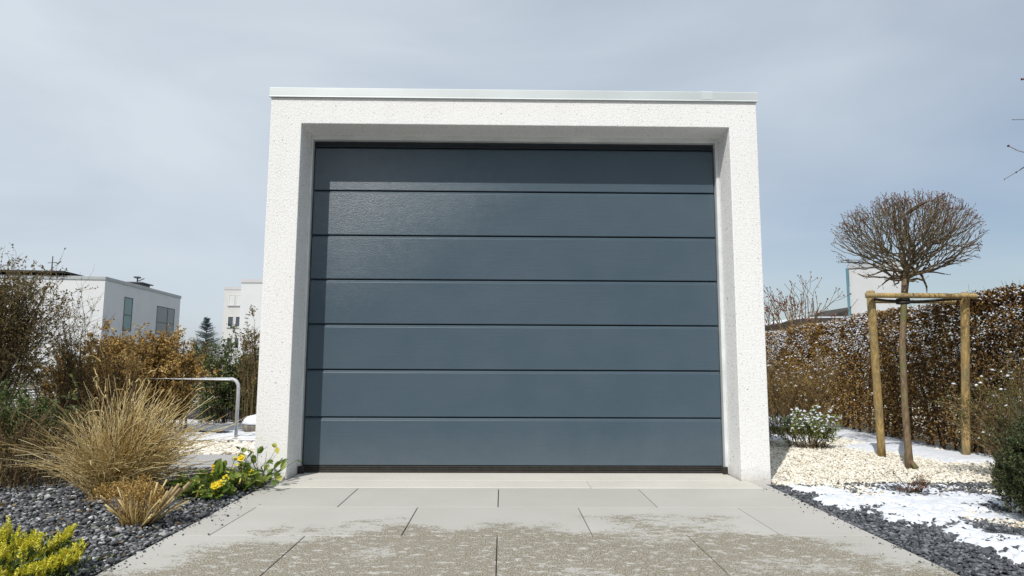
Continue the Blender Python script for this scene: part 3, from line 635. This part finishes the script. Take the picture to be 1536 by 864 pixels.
# snow capped stone
rs_ = thing('garden_stone', 'round garden stone capped with snow beside the rail', 'stone', (-3.0, 3.2, 0))
v, f = ico(3); v = v*(1+.06*np.sin(v[:, :1]*5+v[:, 1:2]*4)); MB().add(v*[.2, .17, .12]+[-3.0, 3.2, .06], f).build('stone', m_simple('field_stone', (.2, .18, .15), .85, .3, 0, .4, 12, .5), rs_, smooth=True)
v2 = v[:, :]*[.205, .175, .125]; v2[:, 2] = np.maximum(v2[:, 2]*1.12, .02-.01*np.abs(v2[:, 0])); MB().add(v2+[-3.0, 3.2, .068], f).build('snow', M['snow'], rs_, smooth=True)

# ------------------------------------------------------------------ right side: beech hedge
rng = np.random.default_rng(31)
hd = thing('beech_hedge', 'long clipped beech hedge with brown leaves and snow on top', 'hedge', (4.6, 3.2, 0))
n = 120000
def hedge_top(y, x): return 1.50-.033*np.clip(y-.4, 0, 9)+.05*(fbm(y*2.1, x*2.1, 3, 3)-.5)*2
y = -.6+8.1*rng.random(n)**1.25; dep = rng.random(n)**1.6*.62
face = 4.20+.07*(fbm(y*2.2, rng.random(n)*.01+1, 4, 3)-.5)*2
ft = rng.random(n) < .24
z = np.where(ft, 0, rng.random(n)**.9); x = face+dep
x = np.where(ft, face+rng.random(n)*.7, x); top = hedge_top(y, x)
z = np.where(ft, top-rng.random(n)**1.5*.10, .04+z*(top-.06)); x = x+.06*(fbm(y*5, z*5, 6, 3)-.5)*2-.10*(z < .3)*0
x += .05*np.clip(.25-z, 0, 1)*2
P0 = np.stack([x, y, z], 1); D = rng.normal(size=(n, 3))+[-.4, -.1, .1]; NR = rng.normal(size=(n, 3))*.8+[-.7, -.3, .5]
mb = None
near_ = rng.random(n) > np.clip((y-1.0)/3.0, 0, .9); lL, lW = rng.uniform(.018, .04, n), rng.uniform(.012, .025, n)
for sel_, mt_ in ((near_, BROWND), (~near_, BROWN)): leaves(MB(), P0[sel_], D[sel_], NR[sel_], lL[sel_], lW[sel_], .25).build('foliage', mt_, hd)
# trunks and twigs
mb = MB(); ys = np.arange(-.5, 7.4, .33); k = len(ys)*3; yy = np.repeat(ys, 3)+rng.normal(0, .07, k)
b = np.stack([4.45+rng.normal(0, .05, k), yy, np.full(k, -.02)], 1); tp = b+np.stack([rng.normal(0, .12, k), rng.normal(0, .12, k), rng.uniform(1.0, 1.33, k)-.03*yy], 1)
P = bez(b, (b+tp)/2+rng.normal(0, .04, b.shape), tp, 7); strands(mb, P, taper(P, .016, .004), 6)
Q = side(rng, P, 2600, (.1, .36), .9, .2); strands(mb, Q, taper(Q, .003, .0012), 3)
q1 = np.stack([4.25+rng.random(260)*.6, -.5+rng.random(260)*7.5, np.zeros(260)], 1); q1[:, 2] = hedge_top(q1[:, 1], q1[:, 0])-.06; Q = bez(q1, q1+[0, 0, .05], q1+rng.normal(0, .03, q1.shape)+np.array([0, 0, 1])*rng.uniform(.06, .15, 260)[:, None], 4); strands(mb, Q, taper(Q, .002, .0012), 3)
mb.build('branches', TWIG, hd)
# snow lying on top and caught on leaves of the face
ns = 12500; y = -.6+8.1*rng.random(ns)**1.2; x = 4.2+rng.random(ns)*.7; z = hedge_top(y, x)-.02+rng.random(ns)*.025
sel = fbm(x*7, y*7, 12, 3)+.05*np.clip(y-1.5, -1, 3) > .45; a = np.stack([x, y, z], 1)[sel]
nf = 9000; y = -.5+8*rng.random(nf)**.8; z = rng.random(nf)**.55; x = 4.155+.05*rng.random(nf)+.05*(fbm(y*5, z*5, 6, 3)-.5)*2; z = .05+z*(hedge_top(y, x)-.08)
sel = fbm(y*4, z*6, 13, 3)+.85*(z-1.12)+.03*(y-2) > .46; bq = np.stack([x, y, z], 1)[sel]
a = np.concatenate([a, bq]); pebbles(MB(), rng, a, rng.uniform(.004, .013, len(a)), .5, 1, .3).build('snow', SNOWI, hd, smooth=True)

# --- staked ball headed tree
rng = np.random.default_rng(41)
tr = thing('ball_headed_tree', 'bare young tree with a wide clipped twiggy crown tied to stakes', 'tree', (3.24, .60, 0))
hub = np.array([3.53, .93, 1.66])
tp = [(3.235, .60, -.03), (3.247, .62, .12), (3.28, .68, .5), (3.36, .79, 1.0), (3.46, .88, 1.42), (3.51, .92, 1.6), tuple(hub)]
mb = MB(); tube(mb, tp, [.036, .028, .026, .026, .025, .031, .028], 12); 
th = np.linspace(0, 6.283, 9)[:-1]
for q in range(5):
    a = rng.uniform(0, 6.28); tube(mb, [(3.24+.01*math.cos(a), .6+.01*math.sin(a), .05), (3.24+.07*math.cos(a), .6+.07*math.sin(a), -.01)], [.02, .006], 6)
mb.build('trunk', m_bark('trunk_bark', (.11, .075, .045), (.22, .16, .10), (.12, .125, .05)), tr, smooth=True)
cc = np.array([3.545, .95, 1.93]); er = np.array([.535, .52, .33])
def inside(p): 
    d = (p-cc)/er; d = d*np.array([1, 1, 1.0]); return (d**2).sum()
segs = []; tips = []
def grow(p, d, r, lvl):
    L = .085*rng.uniform(.7, 1.3)*(1 if lvl else 1.2)
    out_ = unit(p-hub+np.array([0, 0, .02])); d = unit(d+out_*.25+rng.normal(0, .16, 3)+np.array([0, 0, .05+.025*lvl]))
    e = p+d*L; mid = p+d*L*.5+rng.normal(0, .007, 3)
    segs.append((p, mid, e, r, r*.8))
    if inside(e) > 1+rng.normal(0, .07) or lvl > 10: tips.append((e, d)); return
    k = 2 if rng.random() < (.80 if lvl < 4 else .30) else 1
    for _ in range(k):
        nd = unit(d+rng.normal(0, .42 if k == 2 else .18, 3)); grow(e, nd, max(r*(.78 if k == 2 else .94), .0022), lvl+1)
for i_ in range(31):
    az = i_*2.39996; elv = -.16+1.66*((i_+.5)/31)**1.35
    d = np.array([math.cos(az)*math.cos(elv), math.sin(az)*math.cos(elv), math.sin(elv)]); grow(hub+d*.02-np.array([0, 0, .04*(i_ % 3)]), d, .0105, 0)
S = np.array([[s[0], s[1], s[2]] for s in segs]); RR = np.array([[s[3], (s[3]+s[4])/2, s[4]] for s in segs])
mb = strands(MB(), S, RR, 4)
Q = side(rng, S, 260, (.02, .07), .7, .1, 3); strands(mb, Q, taper(Q, .0016, .0011), 3)
E2 = np.array([t[0] for t in tips]); D2 = np.array([t[1] for t in tips])
k = rng.integers(0, len(E2), len(E2)*2); dd = unit(D2[k]+rng.normal(0, .45, (len(k), 3))); Q3 = bez(E2[k], E2[k]+dd*.03, E2[k]+dd*rng.uniform(.03, .06, len(k))[:, None], 3); strands(mb, Q3, taper(Q3, .0018, .0013), 3)
mb.build('crown', CROWNT, tr)
b = Q3[:, -1]; b2, _ = on(rng, Q3, 900); P0 = np.concatenate([b, b2]); pebbles(MB(), rng, P0, rng.uniform(.0028, .0055, len(P0)), .9, 1, .1).build('buds', BUDS, tr)
# hanging cut shoot under the crown and one broad cut branch crossing it
mb = MB(); tube(mb, [(3.56, .9, 1.70), (3.63, .88, 1.62), (3.66, .87, 1.52), (3.66, .87, 1.44)], [.009, .01, .008, .006], 6); mb.build('hanging_shoot', TWIG, tr); mb = MB()
tube(mb, [(3.36, .70, 2.10), (3.44, .68, 2.155), (3.53, .68, 2.215), (3.62, .70, 2.25)], [.006, .017, .016, .005], 6); mb.build('thick_branch', TWIG, tr)

# --- stakes
sk = thing('tree_stakes', 'wooden support frame of two round posts and a half round crossbar', 'tree stakes', (3.4, 1.2, 0))
def post(pts, r): 
    pts = np.array(pts); q = np.linspace(0, 1, 9)[:, None]; p = pts[0]*(1-q)+pts[1]*q; rr = r*(1+rng.normal(0, .02, 9)); mb = MB(); tube(mb, list(p)+[pts[1]+(pts[1]-pts[0])*.004], list(rr)+[r*.85], 14); return mb
post([(3.395, 1.25, -.05), (3.175, .90, 1.475)], .034).build('post', M['wood'], sk, smooth=True)
post([(4.135, 1.20, -.05), (4.02, .90, 1.465)], .034).build('post', M['wood'], sk, smooth=True)
mb = MB(); a0 = np.array([3.09, .845, 1.435]); a1 = np.array([4.075, .845, 1.442]); th = np.linspace(0, math.pi, 9)
ring = [(-math.sin(t_)*.026, math.cos(t_)*.0235) for t_ in th]; prism(mb, [(a0[1]+q[0]-0, a0[2]+q[1]) for q in ring], 0, a0[0], a1[0], .003)
mb.build('crossbar', M['wood'], sk)
mb = MB(); prism(mb, [(.985+q[0], 1.395+q[1]*.7) for q in ring], 0, 3.22, 3.98, .003); mb.build('crossbar', M['wood'], sk)
mb = MB(); tube(mb, [(3.19, .88, 1.405), (3.32, .90, 1.395), (3.44, .86, 1.385), (3.50, .87, 1.385), (3.52, .93, 1.385), (3.6, .94, 1.39), (3.8, .93, 1.405), (4.0, .91, 1.42)], .012, 8)
for s in (0, 1):
    tube(mb, [(3.405+.045*math.cos(a)+.045, .885+.042*math.sin(a), 1.375+.028*s) for a in np.linspace(0, 6.283, 13)], .013, 6)
mb.build('tie_strap', M['rubber'], sk, smooth=True)

# --- smaller planting on the right
shrub('snowy_shrub', 'small green shrub dusted with snow at the right garage corner', 'shrub', (3.0, 1.85, 0), (.2, .15), (.33, .25, .31), 70, 420, 2000, .003, TWIGB, BRIGHT, (.02, .04), (.008, .014), .75, (.05, .13), None, .3, .6, (.6, 1), 700, snow=520)
shrub('dry_shrub', 'golden brown wispy dry shrub behind the snowy shrub', 'shrub', (3.4, 3.0, 0), (.3, .25), (.55, .4, .92), 130, 800, 4200, .0035, TWIGB, GOLDB, (.012, .026), (.006, .012), .6, (.1, .3), None, .4, .5, (.5, 1), 2200, snow=160)
shrub('snowy_shrub', 'snow dusted grey twigs tight behind the right pillar', 'shrub', (2.62, 2.1, 0), (.1, .1), (.2, .2, .27), 40, 260, 600, .002, TWIGB, OLIVE, (.012, .024), (.006, .01), .7, (.05, .12), None, .3, .6, (.6, 1), 300, snow=260)
shrub('twig_plant', 'tiny leafless twig plant poking out of the snow', 'plant', (2.58, -.46, 0), (.03, .03), (.12, .08, .13), 14, 60, 60, .002, TWIG, BUDS, (.012, .022), (.008, .012), .8, (.03, .08), None, .1, .7, (.5, 1), 60)
shrub('arching_shrub', 'thin olive arching shrub behind the dark yew', 'shrub', (3.72, .05, 0), (.08, .08), (.40, .35, .90), 64, 620, 6500, .0032, TWIGB, island_mat('olive_green_leaves', [(0, (.06, .06, .02)), (.6, (.16, .15, .05)), (1, (.32, .27, .10))], .6, .3, .2), (.010, .024), (.004, .008), .8, (.07, .2), None, .35, .6, (.55, 1), 900, snow=60)
# yew
yt = thing('yew_bush', 'dense dark green yew bush at the right edge on the snow', 'bush', (2.93, -1.18, 0))
n = 3600; a = rng.uniform(0, 6.283, n); zz = rng.random(n)**.8; prof = .34*np.sin(np.clip(.26+zz*.78, 0, 1)*math.pi)**.8; rr = rng.random(n)**.35*prof*(1+.12*np.sin(a*3+zz*7))
b = np.stack([2.93+np.cos(a)*rr*.8, -1.18+np.sin(a)*rr*.8, .02+zz*.58], 1); d = unit(np.stack([np.cos(a)*.38, np.sin(a)*.38, np.full(n, 1.0)], 1)+rng.normal(0, .25, (n, 3))); l = (rng.uniform(.035, .08, n)+(rng.random(n) < .12)*rng.uniform(.04, .14, n)*(.5+zz))[:, None]
Q = bez(b, b+d*l*.5, b+d*l+[0, 0, .01], 5); strands(MB(), Q, taper(Q, .0018, .001), 3).build('branches', TWIG, yt)
mb = MB(); nb = 90000; bb, T = on(rng, Q, nb, .0); sd = unit(np.cross(T, rng.normal(size=(nb, 3)))); leaves(mb, bb, T*.55+sd, rng.normal(size=(nb, 3))+[0, 0, 1], rng.uniform(.012, .021, nb), rng.uniform(.004, .006, nb), .1, 'diamond'); mb.build('needles', YEW, yt)
P = stems(rng, (2.93, -1.18, 0), (.05, .05), (.22, .22, .5), 24, .6, .03, 5); strands(MB(), P, taper(P, .008, .003), 5).build('stem', TWIG, yt)

# bare trees
def bare_tree(name, lab, base, h, spread, n1, lv, r, seed, mat, bud=None, seglen=.3, budsz=.01, up_=.25, fork=.75, dirbias=(0, 0, 0), group=None, minr=.0025):
    global rng
    rng = np.random.default_rng(seed); t = thing(name, lab, 'tree', base, group)
    sg = []; tp_ = []
    def g(p, d, r_, l_, L):
        d = unit(d+rng.normal(0, .12, 3)+np.array([0, 0, up_*.3])+np.array(dirbias)*.1); e = p+d*L*rng.uniform(.7, 1.3); sg.append((p, (p+e)/2+rng.normal(0, L*.04, 3), e, r_, r_*.8))
        if l_ >= lv: tp_.append(e); return
        k_ = 2 if rng.random() < fork else 1
        for _ in range(k_): g(e, unit(d+rng.normal(0, spread, 3)), max(r_*(.7 if k_ == 2 else .88), minr), l_+1, L*.9)
    b0 = np.array(base, float); tk = b0+np.array([0, 0, h*.22]); mb = MB(); tube(mb, [b0-[0, 0, .05], (b0+tk)/2, tk], [r*1.25, r*1.05, r], 10); mb.build('trunk', mat, t, smooth=True)
    for j in range(n1):
        az = j*2.4; g(tk-np.array([0, 0, h*.05*(j % 3)]), unit(np.array([math.cos(az)*.7, math.sin(az)*.7, 1.0])), r*.6, 0, seglen)
    S_ = np.array([[s[0], s[1], s[2]] for s in sg]); R_ = np.array([[s[3], (s[3]+s[4])/2, s[4]] for s in sg]); mb = strands(MB(), S_, R_, 5)
    mb.build('crown', mat, t)
    if bud: 
        E_, _ = on(rng, S_[-len(S_)//2:], len(tp_)*2); E_ = np.concatenate([np.array(tp_), E_]); pebbles(MB(), rng, E_, rng.uniform(.6, 1.4, len(E_))*budsz, 1.2, 1, .2).build('buds', bud, t)
    return t
bare_tree('bare_tree', 'small bare tree with red brown buds behind the hedge near the garage', (6.1, 9.0, 0), 3.4, .36, 11, 6, .04, 5, TWIGB, BUDS, .37, .013, .35, .7, minr=.0045)
bare_tree('bare_tree', 'bare budded tree whose twigs reach in at the upper right edge', (6.5, .75, 0), 12.0, .42, 7, 6, .05, 9, TWIG, BUDS, .46, .009, .25, .8, (0, 0, .6), minr=.0035)

# ------------------------------------------------------------------ buildings far behind
def box_obj(name, lo, hi, mat, parent, local=True, bev=0): return rbox(MB(), lo, hi, bev).build(name, mat, parent, local=local)
# white house on the left, local frame at its near corner
H = thing('white_house', 'white flat roofed house behind the shrubs on the left', 'house', (-27.8, 40, 0), rz=R(6.5))
box_obj('wall', (-16, 0, -.2), (0, 13.7, 6.30), M['white'], H)
mb = MB(); rbox(mb, (-16.06, -.06, 6.30), (.06, 13.76, 6.55), .02); mb.build('roof_edge', M['coping'], H, local=True)
rf = box_obj('roof_terrace', (-16, .4, 6.551), (-1.2, 8, 6.60), M['roofdark'], H)
pr = box_obj('roof_canopy', (-9.5, -.25, 6.72), (-2.6, 4.0, 6.86), M['roofdark'], H)
for x in (-9.2, -6, -3.0):
    box_obj('post', (x, .3, 6.55), (x+.08, .38, 6.719), M['winframe'], pr)
def win(name, parent, y0, y1, z0, z1, mat, mull=(), x=0.0, fm='winframe', sillw=.0):
    fr = MB(); b = .07
    rbox(fr, (x+.003, y0, z0), (x+.03, y0+b, z1), 0); rbox(fr, (x+.003, y1-b, z0), (x+.03, y1, z1), 0); rbox(fr, (x+.003, y0+b, z1-b), (x+.03, y1-b, z1), 0); rbox(fr, (x+.003, y0+b, z0), (x+.03, y1-b, z0+b), 0)
    for q, zq in mull: rbox(fr, (x+.003, q-.04, z0+b) if zq is None else (x+.003, y0+b, zq-.04), (x+.03, q+.04, z1-b) if zq is None else (x+.03, y1-b, zq+.04), 0)
    f = fr.build('window', M[fm], parent, local=True); rbox(MB(), (x+.002, y0+b, z0+b), (x+.012, y1-b, z1-b), 0).build('pane', M[mat], f, local=True); return f
win('w', H, 3.0, 4.35, 2.9, 5.43, 'tealglass', [(0, 4.1)])
win('w', H, 8.8, 12.5, 2.9, 5.25, 'glass', [(11.0, None), (0, 3.9)])
vt = MB(); rbox(vt, (-1.3, 6.6, 6.602), (-.5, 8.4, 6.86), .02); rbox(vt, (-1.5, 6.4, 6.861), (-.3, 8.6, 6.95), .02); vt.build('roof_vent', M['winframe'], H, local=True)
vt = MB(); tube(vt, [(-.9, 7, 6.95), (-.9, 7, 7.3)], .06, 8); rbox(vt, (-1.1, 6.7, 7.3), (-.7, 7.2, 7.42), .03); tube(vt, [(-.9, 7.2, 7.1), (-.6, 7.5, 7.35)], .04, 6); vt.build('vent_cowl', M['winframe'], H, local=True)
mb = MB(); tube(mb, [(-4.6, 2, 6.86), (-4.6, 2, 8.2)], [.05, .03], 6); tube(mb, [(-4.9, 2, 7.7), (-4.3, 2, 7.75)], .025, 5); mb.build('aerial', M['winframe'], H, local=True)

# pale apartment block right of it
A = thing('apartment_block', 'pale four storey apartment block beside the left garage edge', 'apartment block', (-36.9, 80, 0))
box_obj('wall', (0, 0, -.2), (2.6, 14, 10.0), M['cream'], A); box_obj('wall', (2.601, -1.0, -.2), (14, 14, 10.85), M['white'], A)
mb = MB(); rbox(mb, (-.05, -.05, 10.0), (2.6, 14.05, 10.38), 0); mb.build('parapet', M['pinkish'], A, local=True); box_obj('parapet', (2.56, -1.06, 10.85), (14.05, 14.05, 11.3), M['pinkish'], A); box_obj('parapet_shadow_gap', (2.58, -1.03, 10.72), (14.02, 14.02, 10.849), M['coping'], A)
def winf(parent, x0, x1, z0, z1, mat, y=0.0, fm='wframe'):
    fr = MB(); b = .09
    rbox(fr, (x0, y-.05, z0), (x0+b, y-.003, z1), 0); rbox(fr, (x1-b, y-.05, z0), (x1, y-.003, z1), 0); rbox(fr, (x0+b, y-.05, z1-b), (x1-b, y-.003, z1), 0); rbox(fr, (x0+b, y-.05, z0), (x1-b, y-.003, z0+b), 0)
    f = fr.build('window', M[fm], parent, local=True); rbox(MB(), (x0+b, y-.02, z0+b), (x1-b, y-.002, z1-b), 0).build('pane', M[mat], f, local=True)
    rbox(MB(), (x0-.06, y-.12, z0-.12), (x1+.06, y-.003, z0-.003), 0).build('sill', M['coping'], f, local=True)
for fl, (z0, z1) in enumerate([(7.9, 9.35), (5.05, 6.5), (2.2, 3.7), (-.1, .9)]):
    if z0 < 0: continue
    for xx in (.62, 1.62): winf(A, xx, xx+.82, z0, z1, 'curtain' if fl == 0 else 'glass')
for z0 in (7.9, 5.05, 2.2):
    for xx in (8.0, 10.5): winf(A, xx, xx+1.3, z0, z0+1.5, 'glass', -1.0)

# white gable on the right with teal downpipe
T_ = thing('white_building', 'plain white building behind the staked tree with a teal edge', 'building', (23.2, 38, 0), rz=R(-29))
box_obj('wall', (.2, 0, -.2), (3.35, 12, 7.15), m_simple('grey_plaster', (.52, .53, .54), .9, .2, 0, .04, .6), T_); box_obj('roof_edge', (.12, -.08, 7.15), (3.43, 12.1, 7.4), M['coping'], T_)
mb = MB(); tube(mb, [(.10, -.08, -.1), (.10, -.08, 7.148)], .085, 10); mb.build('downpipe', M['teal'], T_, local=True)
# low garage roofs between hedge and tower
L_ = thing('low_garage', 'low outbuilding with dark fascia and snow on its flat roof', 'outbuilding', (12.9, 25, 0))
box_obj('wall', (.1, .1, -.2), (3.5, 5, 2.38), M['cream'], L_)
mb = MB(); arc = [(x_, 2.39+.55*0) for x_ in (0, 3.6)]; tops = [(3.6, 2.90), (2.7, 2.91), (1.8, 2.90), (.9, 2.84), (.35, 2.75), (0, 2.62)]
prism(mb, arc+tops, 1, 0, 5.2); mb.build('roof', M['roofdark'], L_, local=True)
mb = MB(); prism(mb, [(a_, b_+.003) for a_, b_ in reversed(tops)]+[(a_, b_+.06) for a_, b_ in tops], 1, .02, 5.18); mb.build('snow', M['snow'], L_, local=True)
g2 = thing('small_gable_house', 'small dark pitched roof against the plain white building', 'house', (25.0, 47, 0))
mb = MB(); prism(mb, [(0, -.2), (8, -.2), (8, 4.0), (4, 5.0), (0, 3.85)], 1, 0, 5); mb.build('wall', M['white'], g2, local=True)
mb = MB(); prism(mb, [(-.3, 3.77), (4, 5.03), (8.3, 3.9), (8.3, 4.2), (4, 5.42), (-.3, 4.0)], 1, -.3, 5.3); mb.build('roof', M['roofdark'], g2, local=True)
for k, (x, h, kn) in enumerate([(0.0, 1.05, 1), (.30, 1.2, 1), (.62, 1.05, 0), (.90, .9, 0)]):
    lab = ['leaning thin mast with a knob, leftmost of four on the low roof', 'tallest thin mast with a round knob on the low roof', 'plain thin mast, third of four on the low roof', 'shortest thin mast, rightmost of four on the low roof'][k]
    mb = MB(); bx = 14.35+x; tube(mb, [(bx, 26.5, 2.93), (bx-.05*(k == 0), 26.5, 2.93+h*.6), (bx-.12*(k == 0), 26.5, 2.93+h)], [.02, .022, .016], 6)
    if kn: v, f = ico(1); mb.add(v*[.05, .05, .05]+[bx-.12*(k == 0), 26.5, 2.95+h], f)
    tag(mb.build('thin_mast', M['winframe'], origin=(bx, 26.5, 2.93)), lab, 'mast', 'thin masts on the low roof')

# blue spruce behind the brown hedge
rng = np.random.default_rng(51)
sp = thing('spruce_tree', 'small blue green spruce between the white house and the apartment block', 'tree', (-22.9, 45, 0))
mb = MB(); tube(mb, [(-22.9, 45, -.1), (-22.9, 45, 2.5), (-22.9, 45, 4.15)], [.09, .05, .012], 8); mb.build('trunk', TWIG, sp)
n = 360; zz = .4+3.6*rng.random(n)**.9; a = rng.uniform(0, 6.28, n); L = (4.15-zz)*.50*rng.uniform(.55, 1.15, n)+.08
b = np.stack([np.full(n, -22.9), np.full(n, 45.), zz], 1); d = np.stack([np.cos(a), np.sin(a), np.full(n, .28)], 1); tpz = b+d*L[:, None]; P = bez(b, b+d*(L*.5)[:, None]+[0, 0, -.06], tpz, 5)
strands(MB(), P, taper(P, .012, .004), 3).build('branches', TWIG, sp)
nb = 15000; bb, T = on(rng, P, nb, .1); leaves(MB(), bb, T*.7+rng.normal(size=(nb, 3))*.7, rng.normal(size=(nb, 3))+[0, 0, 1], rng.uniform(.05, .12, nb), .018, .1, 'diamond').build('needles', island_mat('spruce_needles', [(0, (.03, .06, .07)), (1, (.10, .16, .18))], .6, .3), sp)

for o in bpy.data.objects:
    if o.parent and o.type == 'MESH' and o.name.split('.')[0] in ('snow', 'buds', 'curled_leaves') and o.parent.name.split('.')[0] not in ('garden_stone', 'low_garage'): o['kind'] = 'stuff'

# unseen house added behind the camera to darken the door's sky reflection and fill
O = thing('added_sky_block_house', 'unseen brown brick house added behind the viewpoint to darken the sky reflected in the door', 'house', (-1, -21, 0))
box_obj('wall', (-13, -8, -.2), (13, 0, 6.2), m_simple('brown_brick', (.22, .15, .11), .9, .2, 0, .25, 6), O)
mb = MB(); prism(mb, [(-8.4, 6.15), (.4, 6.15), (-4, 9.4)], 0, -13.4, 13.4); mb.build('roof', M['roofdark'], O, local=True)
for z0 in (1.0, 3.9):
    for xx in (-10.5, -6.2, 4.6, 9.0):
        f = rbox(MB(), (xx, .002, z0), (xx+1.5, .06, z0+1.4), .01).build('window', M['wframe'], O, local=True); rbox(MB(), (xx+.1, .0605, z0+.1), (xx+1.4, .066, z0+1.3), 0).build('pane', M['glass'], f, local=True)

rng = np.random.default_rng(91)
n = 260; yy = rng.uniform(-2.6, -.2, n); sd = rng.random(n) < .5; xx = np.where(sd, -1.695+rng.gamma(1.2, .035, n), 1.765-rng.gamma(1.2, .03, n)); sz = rng.gamma(3, .0009, n)+.0015
stuff(pebbles(MB(), rng, np.column_stack([xx, yy, sz*.4+.001]), sz, .6, 1, .15).build('stray_stones', CHIP), 'small stray dark stones lying along both edges of the paved drive', 'pebbles')
